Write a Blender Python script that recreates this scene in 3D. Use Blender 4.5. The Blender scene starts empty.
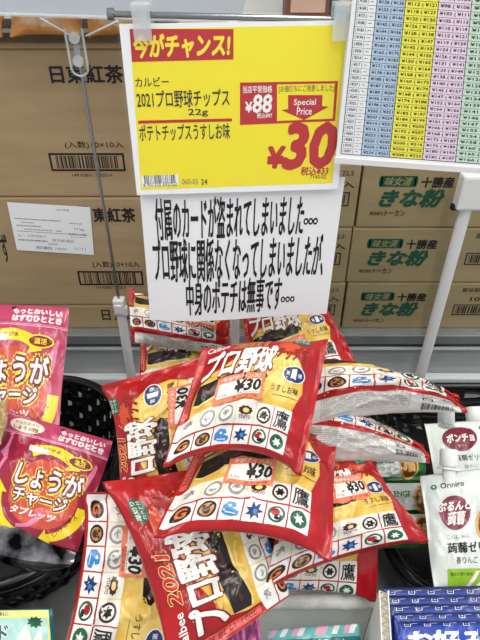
import bpy, bmesh, math, random
import numpy as np
from mathutils import Vector, noise
from mathutils.geometry import tessellate_polygon

random.seed(7)
SC = bpy.context.scene
COL = SC.collection
PI = math.pi
# ------------------------------------------------------------------ camera
F = 520.0
TH = math.radians(36.0)
CAMZ = 1.25
CT, ST = math.cos(TH), math.sin(TH)
CAM = np.array([0.0, 0.0, CAMZ])

def ray(px, py):
    r = (px - 240.0) / F
    u = (320.0 - py) / F
    return np.array([r, CT + u * ST, -ST + u * CT])
def PT(px, py, t): return CAM + ray(px, py) * t
def PY(px, py, Y):
    d = ray(px, py); return CAM + d * (Y / d[1])
def PZ(px, py, z):
    d = ray(px, py); return CAM + d * ((z - CAMZ) / d[2])

cam = bpy.data.objects.new('camera', bpy.data.cameras.new('camera'))
COL.objects.link(cam)
cam.location = CAM
cam.rotation_euler = (PI / 2 - TH, 0, 0)
cam.data.sensor_width = 36; cam.data.lens = F / 640 * 36
cam.data.clip_start = 0.01
SC.camera = cam
SC.view_settings.view_transform = 'Standard'
SC.view_settings.look = 'None'
SC.view_settings.gamma = 1
SC.view_settings.exposure = -0.27
SC.view_settings.use_curve_mapping = False

# ------------------------------------------------------------------ materials
def lin(c): return tuple(((x / 255) / 12.92 if x / 255 <= .04045 else ((x / 255 + .055) / 1.055) ** 2.4) for x in c)
MATS = {}
def mat(name, rgb, rough=.5, metal=0, trans=0, alpha=1, bump=0, bscale=200, var=0, vscale=30, rgb2=None, spec=.5, coat=0, aniso=None, ior=1.45):
    if name in MATS: return MATS[name]
    m = bpy.data.materials.new(name); m.use_nodes = True
    nt = m.node_tree; b = nt.nodes['Principled BSDF']
    b.inputs['Base Color'].default_value = (*lin(rgb), 1)
    b.inputs['Roughness'].default_value = rough
    b.inputs['Metallic'].default_value = metal
    b.inputs['Transmission Weight'].default_value = trans
    b.inputs['Alpha'].default_value = alpha
    b.inputs['IOR'].default_value = ior
    b.inputs['Specular IOR Level'].default_value = spec
    b.inputs['Coat Weight'].default_value = coat
    b.inputs['Coat Roughness'].default_value = .12
    tc = nt.nodes.new('ShaderNodeTexCoord')
    if bump:
        n = nt.nodes.new('ShaderNodeTexNoise'); n.inputs['Scale'].default_value = bscale; n.inputs['Detail'].default_value = 3
        bp = nt.nodes.new('ShaderNodeBump'); bp.inputs['Strength'].default_value = bump; bp.inputs['Distance'].default_value = .002
        nt.links.new(tc.outputs['Object'], n.inputs['Vector'])
        nt.links.new(n.outputs['Fac'], bp.inputs['Height']); nt.links.new(bp.outputs['Normal'], b.inputs['Normal'])
    if var or rgb2:
        n = nt.nodes.new('ShaderNodeTexNoise'); n.inputs['Scale'].default_value = vscale; n.inputs['Detail'].default_value = 4
        if aniso:
            mp = nt.nodes.new('ShaderNodeMapping'); mp.inputs['Scale'].default_value = aniso
            nt.links.new(tc.outputs['Object'], mp.inputs['Vector']); nt.links.new(mp.outputs['Vector'], n.inputs['Vector'])
        else:
            nt.links.new(tc.outputs['Object'], n.inputs['Vector'])
        cr = nt.nodes.new('ShaderNodeValToRGB')
        cr.color_ramp.elements[0].position = .38; cr.color_ramp.elements[1].position = .62
        c2 = rgb2 or tuple(max(0, min(255, x * (1 - var))) for x in rgb)
        cr.color_ramp.elements[0].color = (*lin(c2), 1); cr.color_ramp.elements[1].color = (*lin(rgb), 1)
        nt.links.new(n.outputs['Fac'], cr.inputs['Fac']); nt.links.new(cr.outputs['Color'], b.inputs['Base Color'])
    MATS[name] = m; return m

def pl(name, rgb, **k):      # printed plastic film
    k.setdefault('rough', .3); k.setdefault('coat', .25); k.setdefault('bump', .35); k.setdefault('bscale', 55)
    return mat(name, rgb, **k)
def ink(name, rgb, **k):
    k.setdefault('rough', .55); return mat(name, rgb, **k)

pl('film_yellow', (228, 180, 64), rgb2=(238, 204, 112), vscale=45)
pl('film_silver', (228, 226, 220), rough=.3, rgb2=(212, 209, 203), vscale=30); pl('film_fine', (172, 168, 163))
pl('film_red', (182, 16, 22), rgb2=(162, 10, 18), vscale=25)
pl('film_darkred', (120, 14, 20))
pl('film_white', (238, 234, 226))
pl('film_black', (26, 18, 16))
pl('film_brown', (66, 30, 16))
pl('film_pale', (232, 212, 130))
pl('film_green', (22, 92, 62))
pl('film_navy', (28, 44, 104))
pl('film_blue', (52, 132, 196))
pl('film_tan', (190, 130, 70))
pl('film_orange', (226, 110, 30))
pl('film_grey', (150, 146, 140))
pl('film_cream', (240, 212, 130))
pl('film_teal', (30, 110, 110))
pl('film_pinkred', (214, 92, 84))
ink('sticker_salmon', (236, 128, 92), rough=.45)
ink('sticker_white', (240, 234, 226), rough=.45)
ink('ink_black', (22, 20, 20))
ink('ink_grey', (120, 116, 112))
ink('ink_darkred', (172, 30, 30))
ink('ink_white', (244, 242, 238))
ink('ink_green', (26, 98, 62))
ink('paper_white', (240, 240, 240), rough=.6)
ink('paper_yellow', (244, 226, 20), rough=.45, coat=.1)
ink('paper_red', (186, 26, 34), rough=.45)
ink('banner_yellow', (250, 226, 50))

# ------------------------------------------------------------------ object plumbing
def to_np(v): return np.array(v, dtype=float)
def wloc(o):
    p = np.zeros(3)
    while o is not None: p += to_np(o.location); o = o.parent
    return p
def coplanar(q):     # third corner slid along its sight line into the plane of the others
    n = np.cross(q[1] - q[0], q[3] - q[0]); d = q[2] - CAM
    return [q[0], q[1], CAM + d * (np.dot(q[0] - CAM, n) / np.dot(d, n)), q[3]]
def tag(o, label=None, cat=None, group=None, kind=None):
    if label: o['label'] = label
    if cat: o['category'] = cat
    if group: o['group'] = group
    if kind: o['kind'] = kind
    return o

class MB:
    """collects geometry for one mesh"""
    def __init__(s): s.v = []; s.f = []; s.m = []; s.mats = []; s.sm = []
    def mi(s, m):
        if m not in s.mats: s.mats.append(m)
        return s.mats.index(m)
    def add(s, vs, fs, m, smooth=False):
        b = len(s.v); s.v.extend([tuple(map(float, v)) for v in vs]); k = s.mi(m)
        for f in fs: s.f.append([b + i for i in f]); s.m.append(k); s.sm.append(smooth)
    def hexa(s, p, m):   # 8 points: bottom 4 ccw, top 4 ccw
        s.add(p, [(3, 2, 1, 0), (4, 5, 6, 7), (0, 1, 5, 4), (1, 2, 6, 5), (2, 3, 7, 6), (3, 0, 4, 7)], m)
    def box(s, x0, x1, y0, y1, z0, z1, m, bev=0):
        if bev <= 0:
            s.hexa([(x0, y0, z0), (x1, y0, z0), (x1, y1, z0), (x0, y1, z0), (x0, y0, z1), (x1, y0, z1), (x1, y1, z1), (x0, y1, z1)], m); return
        bm = bmesh.new(); bmesh.ops.create_cube(bm, size=1)
        for v in bm.verts: v.co = ((x0 + x1) / 2 + v.co.x * (x1 - x0), (y0 + y1) / 2 + v.co.y * (y1 - y0), (z0 + z1) / 2 + v.co.z * (z1 - z0))
        bmesh.ops.bevel(bm, geom=bm.edges[:], offset=bev, segments=2, affect='EDGES', profile=.6)
        bm.verts.index_update()
        s.add([v.co[:] for v in bm.verts], [[v.index for v in f.verts] for f in bm.faces], m); bm.free()
    def tube(s, pts, r, m, n=12, cap=True, ell=None, up=(0, 0, 1)):
        pts = [to_np(p) for p in pts]; rs = r if isinstance(r, (list, tuple)) else [r] * len(pts)
        vs = []; fs = []
        for i, p in enumerate(pts):
            d = pts[min(i + 1, len(pts) - 1)] - pts[max(i - 1, 0)]; d = d / (np.linalg.norm(d) + 1e-12)
            a = np.cross(d, up)
            if np.linalg.norm(a) < 1e-3: a = np.cross(d, (0, 1, 0))
            a /= np.linalg.norm(a); b = np.cross(a, d)
            for k in range(n):
                t = 2 * PI * k / n; e = ell or (1, 1)
                vs.append(p + rs[i] * (math.cos(t) * a * e[0] + math.sin(t) * b * e[1]))
        for i in range(len(pts) - 1):
            for k in range(n):
                fs.append((i * n + k, i * n + (k + 1) % n, (i + 1) * n + (k + 1) % n, (i + 1) * n + k))
        s.add(vs, fs, m, True)
        if cap:
            L = len(pts) - 1
            s.add(vs[:n], [tuple(range(n))], m); s.add(vs[L * n:], [tuple(reversed(range(n)))], m)
    def grid(s, P, m, smooth=True, closed=False):   # P[i][j]
        ni, nj = len(P), len(P[0]); vs = [p for row in P for p in row]; fs = []
        for i in range(ni - 1):
            for j in range(nj if closed else nj - 1):
                fs.append((i * nj + j, i * nj + (j + 1) % nj, (i + 1) * nj + (j + 1) % nj, (i + 1) * nj + j))
        s.add(vs, fs, m, smooth)
    def build(s, name, parent=None, origin=None, fixn=True):
        me = bpy.data.meshes.new(name)
        o3 = to_np(origin) if origin is not None else np.zeros(3)
        if origin is None and parent is None and s.v:
            a = np.array(s.v); o3 = np.array([(a[:, 0].min() + a[:, 0].max()) / 2, (a[:, 1].min() + a[:, 1].max()) / 2, a[:, 2].min()])
        if parent is not None: o3 = wloc(parent)
        me.from_pydata([tuple(to_np(v) - o3) for v in s.v], [], s.f)
        for m in s.mats: me.materials.append(MATS[m])
        me.polygons.foreach_set('material_index', s.m)
        me.polygons.foreach_set('use_smooth', s.sm)
        me.update()
        o = bpy.data.objects.new(name, me); COL.objects.link(o)
        if parent is not None: o.parent = parent
        else: o.location = o3
        return o

def empty(name, loc):
    o = bpy.data.objects.new(name, None); COL.objects.link(o); o.location = tuple(map(float, loc)); o.empty_display_size = .02
    return o

# ------------------------------------------------------------------ flat artwork
_tc = {}
def _raw_text(s, bold, shear):
    k = (s, bold, shear)
    if k in _tc: return _tc[k]
    cu = bpy.data.curves.new('t', 'FONT'); cu.body = s; cu.size = 1; cu.offset = bold; cu.shear = shear
    cu.resolution_u = 2; cu.fill_mode = 'FRONT'
    ob = bpy.data.objects.new('t', cu)
    me = bpy.data.meshes.new_from_object(ob)
    n = len(me.vertices); co = np.zeros(n * 3); me.vertices.foreach_get('co', co); co = co.reshape(-1, 3)[:, :2].copy()
    fs = [tuple(p.vertices) for p in me.polygons]
    bpy.data.objects.remove(ob); bpy.data.curves.remove(cu); bpy.data.meshes.remove(me)
    _tc[k] = (co, fs); return _tc[k]
def text_geo(s, bold=0, shear=0):
    co0, _ = _raw_text(s, 0, shear)
    co, fs = _raw_text(s, bold, shear)
    if len(co0) == 0: return np.zeros((0, 2)), []
    lo = co0.min(0); hi = co0.max(0)
    return (co - lo) / np.maximum(hi - lo, 1e-6), fs

class Art:
    """2D artwork, y up; vertices carry the print layer as z"""
    def __init__(s): s.items = []
    def poly(s, pts, m, lay=0):
        tri = tessellate_polygon([[Vector((p[0], p[1], 0)) for p in pts]])
        s.items.append((np.array(pts, float), [tuple(t) for t in tri], m, lay))
    def rect(s, x0, y0, x1, y1, m, lay=0): s.items.append((np.array([(x0, y0), (x1, y0), (x1, y1), (x0, y1)], float), [(0, 1, 2, 3)], m, lay))
    def frame(s, x0, y0, x1, y1, w, m, lay=0, wy=None):
        wy = wy or w
        s.rect(x0, y0, x1, y0 + wy, m, lay); s.rect(x0, y1 - wy, x1, y1, m, lay); s.rect(x0, y0 + wy, x0 + w, y1 - wy, m, lay); s.rect(x1 - w, y0 + wy, x1, y1 - wy, m, lay)
    def disc(s, cx, cy, rx, ry, m, lay=0, n=20, wob=0):
        pts = [(cx + rx * (1 + wob * (-1) ** k) * math.cos(2 * PI * k / n), cy + ry * (1 + wob * (-1) ** k) * math.sin(2 * PI * k / n)) for k in range(n)]
        if wob: s.poly(pts, m, lay)
        else: s.items.append((np.array(pts), [tuple(range(n))], m, lay))
    def line(s, p, q, w, m, lay=0):
        p = np.array(p, float); q = np.array(q, float); d = q - p; L = np.linalg.norm(d) + 1e-9; nrm = np.array([-d[1], d[0]]) / L * w / 2
        s.items.append((np.array([p - nrm, q - nrm, q + nrm, p + nrm]), [(0, 1, 2, 3)], m, lay))
    def text(s, t, x0, y0, x1, y1, m, lay=0, bold=0, shear=0, rot=0, aspect=0):
        co, fs = text_geo(t, 0, shear)
        if not len(co): return
        if rot:   # degrees, turned inside its own box
            w, h = x1 - x0, y1 - y0; c = np.array([(x0 + x1) / 2, (y0 + y1) / 2])
            p = (co - .5) * np.array([w, h]); a = math.radians(rot)
            p = np.stack([p[:, 0] * math.cos(a) - p[:, 1] * math.sin(a), p[:, 0] * math.sin(a) + p[:, 1] * math.cos(a)], 1) + c
        else: p = co * np.array([x1 - x0, y1 - y0]) + np.array([x0, y0])
        q_ = 0
        if bold > 0:      # heavier strokes: the same glyphs set down again around the first
            raw = _raw_text(t, 0, shear)[0]; ext = np.maximum(raw.max(0) - raw.min(0), 1e-6)
            k = np.array([(x1 - x0) / ext[0], (y1 - y0) / ext[1]]) * bold
            if aspect: k = np.array([min(k[0], k[1] * aspect) * 1.25, min(k[0] / aspect, k[1]) * 1.25])
            ca = math.cos(math.radians(rot)); sa = math.sin(math.radians(rot))
            nn = 4 if bold < .022 else 8
            for rr in ((1.0,) if bold < .06 else (1.0, .55)):
                for i in range(nn):
                    th = 2 * PI * (i + .5) / nn; dx, dy = k[0] * rr * math.cos(th), k[1] * rr * math.sin(th)
                    q_ += 1; s.items.append((p + np.array([dx * ca - dy * sa, dx * sa + dy * ca]), fs, m, lay + .045 * q_))
        s.items.append((p, fs, m, lay))
    def barcode(s, x0, y0, x1, y1, m, lay=0, n=28, seed=1):
        r = random.Random(seed); x = x0; ws = [r.choice([1, 1, 2, 3]) for _ in range(n * 2)]; tot = sum(ws)
        for i, w in enumerate(ws):
            d = (x1 - x0) * w / tot
            if i % 2 == 0: s.rect(x, y0, x + d * .9, y1, m, lay)
            x += d
    def merged(s, xs=(), ys=()):
        """-> verts (n,3), faces, mats; cut along the lines xs, ys"""
        import bisect
        V, Fc, Mi = [], [], []; lx, ly = sorted(xs), sorted(ys)
        def chop(poly, ax, lines):
            lo = min(p[ax] for p in poly); hi = max(p[ax] for p in poly)
            i = bisect.bisect_right(lines, lo + 1e-6); j = bisect.bisect_left(lines, hi - 1e-6)
            if j <= i: return [poly]
            res = []; cur = poly
            for c in lines[i:j]:
                A = []; B_ = []; n = len(cur)
                for k in range(n):
                    p, q = cur[k], cur[(k + 1) % n]; dp, dq = p[ax] - c, q[ax] - c
                    if dp <= 0: A.append(p)
                    if dp >= 0: B_.append(p)
                    if dp * dq < 0:
                        t = dp / (dp - dq); x = (p[0] + (q[0] - p[0]) * t, p[1] + (q[1] - p[1]) * t); A.append(x); B_.append(x)
                if len(A) > 2: res.append(A)
                cur = B_
                if len(cur) < 3: break
            if len(cur) > 2: res.append(cur)
            return res
        for (p, fs, m, lay) in s.items:
            pp = [(float(q[0]), float(q[1])) for q in p]
            for f in fs:
                g = [pp[i] for i in f]
                ar = sum(g[i][0] * g[(i + 1) % len(g)][1] - g[(i + 1) % len(g)][0] * g[i][1] for i in range(len(g)))
                if abs(ar) < 1e-11: continue
                if ar < 0: g.reverse()
                for h in chop(g, 0, lx):
                    for r_ in chop(h, 1, ly):
                        b = len(V); V.extend((x, y, lay) for x, y in r_); Fc.append(list(range(b, len(V)))); Mi.append(m)
        return (np.array(V) if V else np.zeros((0, 3))), Fc, Mi

class Sheet:
    """planar (or gently warped) printed surface; local s right 0..1, t up 0..1"""
    def __init__(s, TL, TR, BR, BL, warp=None):
        s.c = coplanar([to_np(x) for x in (TL, TR, BR, BL)]); s.warp = warp
        ex = (s.c[1] - s.c[0] + s.c[2] - s.c[3]) / 2; ey = (s.c[0] - s.c[3] + s.c[1] - s.c[2]) / 2
        s.w = np.linalg.norm(ex); s.h = np.linalg.norm(ey); n = np.cross(ex, ey); s.n = n / np.linalg.norm(n)
    def p(s, a, b, off=0):
        TL, TR, BR, BL = s.c
        q = (BL * (1 - a) + BR * a) * (1 - b) + (TL * (1 - a) + TR * a) * b
        return q + s.n * (off + (s.warp(a, b) if s.warp else 0))
    def st(s, px, py):
        d = ray(px, py); t = np.dot(s.c[3] - CAM, s.n) / np.dot(d, s.n); q = CAM + d * t
        a = b = .5
        for _ in range(12):
            TL, TR, BR, BL = s.c
            f = (BL * (1 - a) + BR * a) * (1 - b) + (TL * (1 - a) + TR * a) * b - q
            da = (BR - BL) * (1 - b) + (TR - TL) * b; db = (TL - BL) * (1 - a) + (TR - BR) * a
            A = np.stack([da, db], 1); x = np.linalg.lstsq(A, -f, rcond=None)[0]; a += x[0]; b += x[1]
        return a, b
    def box(s, x0, y0, x1, y1):      # photo box (x0,y0 top left) -> local box x0,y0(bottom),x1,y1(top)
        a0, b1 = s.st(x0, y0); a1, b0 = s.st(x1, y1); return a0, b0, a1, b1
    def add(s, mb, art, lay=.00015, cuts=0, base=.0003):
        ls = [i / cuts for i in range(1, cuts)] if cuts else []
        V, Fc, Mi = art.merged(ls, ls)
        P = [s.p(v[0], v[1], base + v[2] * lay) for v in V]
        for m in sorted(set(Mi)):
            idx = [i for i, x in enumerate(Mi) if x == m]; used = sorted({j for i in idx for j in Fc[i]}); mp = {j: k for k, j in enumerate(used)}
            mb.add([P[j] for j in used], [[mp[j] for j in Fc[i]] for i in idx], m)

#SECTION_BAGS
# ------------------------------------------------------------------ tube-shaped bags with printed film
NU, NV = 56, 44      # cells along the width, cells over the front
class Cut:
    def __init__(s, art):
        us = [i / NU for i in range(1, NU)]
        vs = [i / NV for i in range(-NV, 2 * NV)]
        V, Fc, Mi = art.merged(us, vs); s.V, s.F, s.M = V, Fc, Mi

def fillp(x, sw, pw=2.2, ex=.62):
    d = 1 - abs(x); f = max(0.0, min(1.0, (d - sw) / (1 - sw)))
    return (1 - (1 - f) ** pw) ** ex if f > 0 else 0.0

class Film:
    """surface of one bag: quad corners in the bag's own frame (TL,TR,BR,BL), thickness, wrinkles"""
    def __init__(s, TL, TR, BR, BL, T=.022, sw=.10, shrink=.13, seed=1, wr=1.0, bow=0.0, arch=.0, ex=.62):
        c = [to_np(x) for x in (TL, TR, BR, BL)]; s.c = c
        ex_ = (c[1] - c[0] + c[2] - c[3]) / 2; ey = (c[0] - c[3] + c[1] - c[2]) / 2
        n = np.cross(ex_, ey); s.n = n / np.linalg.norm(n); s.w = np.linalg.norm(ex_); s.h = np.linalg.norm(ey); eyn = ey / s.h
        P = np.zeros((NU + 1, 2 * NV, 3))
        for i in range(NU + 1):
            x = 2 * i / NU - 1; fl = fillp(x, sw, ex=ex); d = 1 - abs(x)
            wend = math.exp(-max(0, d - sw) / .30) * min(1, max(0, (d - sw * .5)) / .12 + .12)
            for j in range(2 * NV):
                ph = PI * j / NV; a = ph % (2 * PI)
                tri = (-1 + 2 * a / PI) if a <= PI else (3 - 2 * a / PI)
                sn = math.sin(a); cs = math.cos(a)
                y = (1 - shrink * fl) * (.55 * tri - .45 * cs)
                sgn = 1 if sn >= 0 else -1
                z = T * fl * sgn * abs(sn) ** .72 + sgn * .0007 * (1 if abs(sn) > 1e-6 else 0)
                nz = noise.noise(Vector((x * 1.3 + seed * 7.1, y * 1.5, sgn * .8 + seed)))
                nz2 = noise.noise(Vector((x * 3.5 + seed * 3.3, y * 3.1 + seed, sgn * 2)))
                rg = 1 - 2 * abs(noise.noise(Vector((x * 2.2 + y * 1.1 + seed * 1.7, y * 2.6 - x * .9, seed * 2.3 + sgn))))
                fold = math.sin((y * 6.5 + seed * 1.9 + 1.2 * math.sin(y * 3 + seed)) * (1.6 if x < 0 else 1.9)) * wend
                es = abs(sn) ** .5
                rg2 = 1 - 2 * abs(noise.noise(Vector((x * 4.2 - y * 2.1 + seed * .7, y * 4.6 + x * 1.9, seed * 1.3 + sgn))))
                z += wr * es * ((nz * .0075 + nz2 * .0042 + max(0, rg) ** 4 * .0050 + max(0, rg2) ** 5 * .0022) * fl + fold * .0045)
                if d < sw:     # crimped seal
                    z += .0004 * math.sin(i * 2.2) + wr * .004 * (1 - d / sw) * math.sin(y * 4 + seed * 2.1)
                z += bow * (1 - x * x)
                u2 = (x + 1) / 2; v2 = (y + 1) / 2
                q = (c[3] * (1 - u2) + c[2] * u2) * (1 - v2) + (c[0] * (1 - u2) + c[1] * u2) * v2
                P[i, j] = q + s.n * z + eyn * (arch * (1 - x * x))
        s.P = P
        du = np.zeros_like(P); du[1:-1] = P[2:] - P[:-2]; du[0] = P[1] - P[0]; du[-1] = P[-1] - P[-2]
        dv = np.roll(P, -1, 1) - np.roll(P, 1, 1)
        N = np.cross(du, dv); N /= (np.linalg.norm(N, axis=2, keepdims=True) + 1e-12); s.N = N
    def at(s, U, V, off):     # arrays; V in front units (0..1 front, beyond wraps to the back)
        fu = np.clip(U * NU, 0, NU - 1e-6); i = fu.astype(int); a = (fu - i)[:, None]
        fv = (V * NV) % (2 * NV); j = np.floor(fv).astype(int) % (2 * NV); b = (fv - np.floor(fv))[:, None]; j2 = (j + 1) % (2 * NV)
        def L(G): return (G[i, j] * (1 - a) + G[i + 1, j] * a) * (1 - b) + (G[i, j2] * (1 - a) + G[i + 1, j2] * a) * b
        p = L(s.P); n = L(s.N); n /= (np.linalg.norm(n, axis=1, keepdims=True) + 1e-12)
        return p + n * off[:, None], n

def film_mesh(name, film, front, back, cut, shift=0.0, parent=None, lay=.00013, origin=None, base=True, umap=1.0):
    k = round(shift * NV)
    vs = []; nr = []; fs = []; ms = []
    if base:
        vs = list(film.P.reshape(-1, 3)); nr = list(film.N.reshape(-1, 3)); W = 2 * NV
        for i in range(NU):
            for j in range(W):
                fs.append((i * W + j, (i + 1) * W + j, (i + 1) * W + (j + 1) % W, i * W + (j + 1) % W))
                ja = (j - k) % W
                ms.append(front if ja < NV else back)
    if cut is not None and len(cut.V):
        b = len(vs); p, n = film.at(np.clip((cut.V[:, 0] - .5) * umap + .5, 0, 1) if umap != 1 else cut.V[:, 0], cut.V[:, 1] + k / NV, .00025 + cut.V[:, 2] * lay)
        vs += list(p); nr += list(n); fs += [[b + i for i in f] for f in cut.F]; ms += cut.M
    names = sorted(set(ms)); me = bpy.data.meshes.new(name)
    o3 = wloc(parent) if parent is not None else (np.array(origin) if origin is not None else film.c[3])
    me.from_pydata([tuple(v - o3) for v in vs], [], fs)
    for m in names: me.materials.append(MATS[m])
    ix = {m: i for i, m in enumerate(names)}
    me.polygons.foreach_set('material_index', [ix[m] for m in ms]); me.polygons.foreach_set('use_smooth', [True] * len(fs))
    me.update(); me.normals_split_custom_set_from_vertices([tuple(n) for n in nr])
    o = bpy.data.objects.new(name, me); COL.objects.link(o)
    if parent is not None: o.parent = parent
    else: o.location = o3
    return o
# ------------------------------------------------------------------ chip bag artwork (u right, v up, 0..1 is the front)
def swirl(a, cx, cy, r, m, lay, seed, n=5):
    rr = random.Random(seed)
    for _ in range(n):
        t = rr.uniform(0, PI); d = rr.uniform(-.5, .5) * r
        dx, dy = math.cos(t) * r * .6, math.sin(t) * r * .6
        a.line((cx - dx - math.sin(t) * d, cy - dy + math.cos(t) * d), (cx + dx - math.sin(t) * d, cy + dy + math.cos(t) * d), r * .16, m, lay)

pl('film_chip', (206, 74, 36)); pl('film_bright', (206, 30, 34))
def chip_art():
    a = Art()
    # red fields
    a.rect(0, -.03, .075, 1.0, 'film_red', 1)
    a.poly([(.07, 1.0), (.07, .40), (.10, .54), (.20, .63), (.34, .70), (.50, .74), (.64, .75), (.78, .71), (.86, .60), (.885, .45), (.885, 1.0)], 'film_red', 1)
    a.rect(.885, -.06, 1.0, 1.06, 'film_red', 1)
    a.poly([(.885, .0), (.885, .46), (.86, .40), (.835, .34), (.835, 0)], 'film_red', 1)
    a.rect(.0, 1.0, .89, 1.25, 'film_red', 1)
    # orange glow beneath the small title
    a.disc(.70, .80, .10, .055, 'film_chip', 2, wob=.12, n=26)
    # logo grid
    a.poly([(.012, .0), (.012, .30), (.12, .335), (.84, .335), (.84, .0)], 'film_white', 2)
    a.rect(0, -.068, 1.0, .014, 'film_red', 3)
    a.rect(.012, .172, .84, .184, 'film_red', 4)
    for i in range(1, 6):
        x = .03 + .135 * i
        m = 'film_red' if i == 5 else 'film_pale'
        a.rect(x - .004, .0, x + .004, .175, 'film_red', 4)
        a.rect(x - .0035, .182, x + .0035, .335, m, 4)
    cx = [.03 + .135 * (i + .5) for i in range(6)]
    y1, y2 = .095, .258
    def ring(i, y, mo, mi, r=.052, ry=.060):
        a.disc(cx[i], y, r, ry, mo, 5); a.disc(cx[i], y, r * .74, ry * .74, mi, 6)
    ring(0, y1, 'film_black', 'film_black'); a.text('G', cx[0] - .028, y1 - .035, cx[0] + .028, y1 + .035, 'film_orange', 7, .03)
    ring(1, y1, 'film_black', 'film_tan'); a.disc(cx[1], y1 - .008, .022, .026, 'film_brown', 7); a.disc(cx[1] - .018, y1 + .022, .010, .010, 'film_brown', 7); a.disc(cx[1] + .018, y1 + .022, .010, .010, 'film_brown', 7)
    a.poly([(cx[2] - .05, y1 - .03), (cx[2] - .05, y1 + .02), (cx[2] - .02, y1 + .055), (cx[2] + .02, y1 + .05), (cx[2] + .03, y1 + .02), (cx[2] + .008, y1 + .01), (cx[2] + .05, y1 - .01), (cx[2] + .045, y1 - .045), (cx[2] + .01, y1 - .06), (cx[2] - .02, y1 - .05)], 'film_blue', 5)
    a.disc(cx[2] - .01, y1 + .025, .009, .010, 'film_white', 7); a.line((cx[2] - .03, y1 - .03), (cx[2] + .03, y1 - .035), .008, 'film_white', 7)
    a.disc(cx[3], y1, .042, .048, 'film_navy', 5, n=14, wob=.32); a.disc(cx[3] + .008, y1, .014, .018, 'film_blue', 7)
    ring(4, y1, 'film_green', 'film_white'); a.disc(cx[4] - .008, y1 + .012, .028, .026, 'film_red', 7); a.disc(cx[4] + .010, y1 - .022, .022, .016, 'film_black', 8)
    ring(5, y1, 'film_green', 'film_green'); a.disc(cx[5], y1, .026, .03, 'film_white', 7, n=12, wob=.3)
    swirl(a, cx[0], y2, .045, 'film_grey', 5, 3)
    ring(1, y2, 'film_grey', 'film_white'); swirl(a, cx[1], y2, .034, 'film_grey', 7, 5)
    ring(2, y2, 'film_grey', 'film_white'); swirl(a, cx[2], y2, .034, 'film_grey', 7, 9, 7)
    a.disc(cx[3], y2 + .012, .048, .028, 'film_brown', 5, n=18, wob=.1); a.disc(cx[3], y2 + .012, .022, .016, 'film_cream', 7); a.text('TOKYO', cx[3] - .042, y2 - .04, cx[3] + .042, y2 - .018, 'film_darkred', 7, .02)
    ring(4, y2, 'film_brown', 'film_white'); a.disc(cx[4], y2, .028, .030, 'film_black', 7, n=12, wob=.25)
    a.text('鷹', cx[5] - .052, y2 - .062, cx[5] + .052, y2 + .062, 'film_black', 5, .012)
    # card pack picture: black strip with a pale edge
    a.poly([(.09, .40), (.10, .52), (.32, .565), (.56, .56), (.60, .52), (.58, .465), (.34, .445), (.14, .385)], 'film_black', 3)
    a.poly([(.09, .40), (.14, .385), (.34, .445), (.58, .465), (.585, .450), (.35, .428), (.14, .368), (.09, .385)], 'film_cream', 4)
    a.poly([(.14, .47), (.30, .510), (.46, .520), (.46, .505), (.30, .490), (.15, .445)], 'film_brown', 5)
    # potato crisps picture, pale and orange ovals
    for (x, y, rx, ry, m) in ((.62, .47, .10, .05, 'film_cream'), (.36, .385, .12, .035, 'film_cream'), (.66, .62, .09, .05, 'film_cream'), (.20, .60, .07, .03, 'film_tan')):
        a.disc(x, y, rx, ry, m, 2)
        a.disc(x + .012, y - .006, rx * .8, ry * .78, 'film_yellow', 3)
    # title
    for (b, m, l) in ((.085, 'film_darkred', 5), (.038, 'film_white', 7)):
        a.text('プロ野球', .095, .55, .625, .805, m, l, b, .15)
    for (b, m, l) in ((.06, 'film_chip', 5), (.022, 'film_darkred', 7)):
        a.text('チップス', .63, .67, .86, .79, m, l, b, .2)
    for (b, m, l) in ((.085, 'film_black', 5), (.055, 'film_cream', 6), (.022, 'film_bright', 7)):
        a.text('2021', .27, .825, .54, .925, m, l, b, .2)
    a.text('Calbee', .06, .84, .235, .905, 'film_white', 7, .02)
    # green badge
    a.disc(.80, .90, .075, .062, 'film_green', 3, n=36, wob=.06); 
    a.text('厚切り', .745, .905, .855, .94, 'film_white', 5, .01); a.text('カード付', .745, .865, .855, .895, 'film_white', 5, .01)
    # navy number one oval
    a.disc(.79, .565, .088, .062, 'film_white', 3); a.disc(.79, .565, .080, .055, 'film_navy', 4)
    a.text('第', .728, .550, .758, .582, 'film_white', 6, .01); a.text('1', .776, .532, .804, .598, 'film_white', 6, .02); a.text('弾', .820, .550, .850, .582, 'film_white', 6, .01)
    a.text('うすしお味', .64, .425, .85, .475, 'film_black', 5, .01)
    a.line((.66, .40), (.86, .405), .003, 'film_black', 5)
    # best-before box on the left seal
    a.rect(.014, .34, .064, .74, 'film_pinkred', 5)
    a.text('2021.12.28 K', -.12, .52, .20, .555, 'film_darkred', 6, 0, 0, 90)
    # back of the bag: red rules, fine print, barcode
    a.rect(0, -1.0, .06, -.03, 'film_red', 1); a.rect(.93, -1.0, 1.0, -.03, 'film_red', 1)
    r = random.Random(4)
    for k in range(9):
        y = -.10 - .024 * k; x = .16
        while x < .60:
            w = r.uniform(.02, .09); a.rect(x, y, min(.62, x + w), y + .009, 'film_fine', 3); x += w + .012
    a.frame(.15, -.33, .63, -.075, .003, 'film_fine', 3)
    a.text('名称 スナック菓子', .66, -.12, .86, -.09, 'film_black', 3); a.frame(.70, -.20, .76, -.14, .008, 'film_black', 3); a.text('プラ', .71, -.19, .75, -.15, 'film_black', 3)
    a.barcode(.70, -.38, .88, -.25, 'film_black', 3)
    return a

CHIP = Cut(chip_art())

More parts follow.
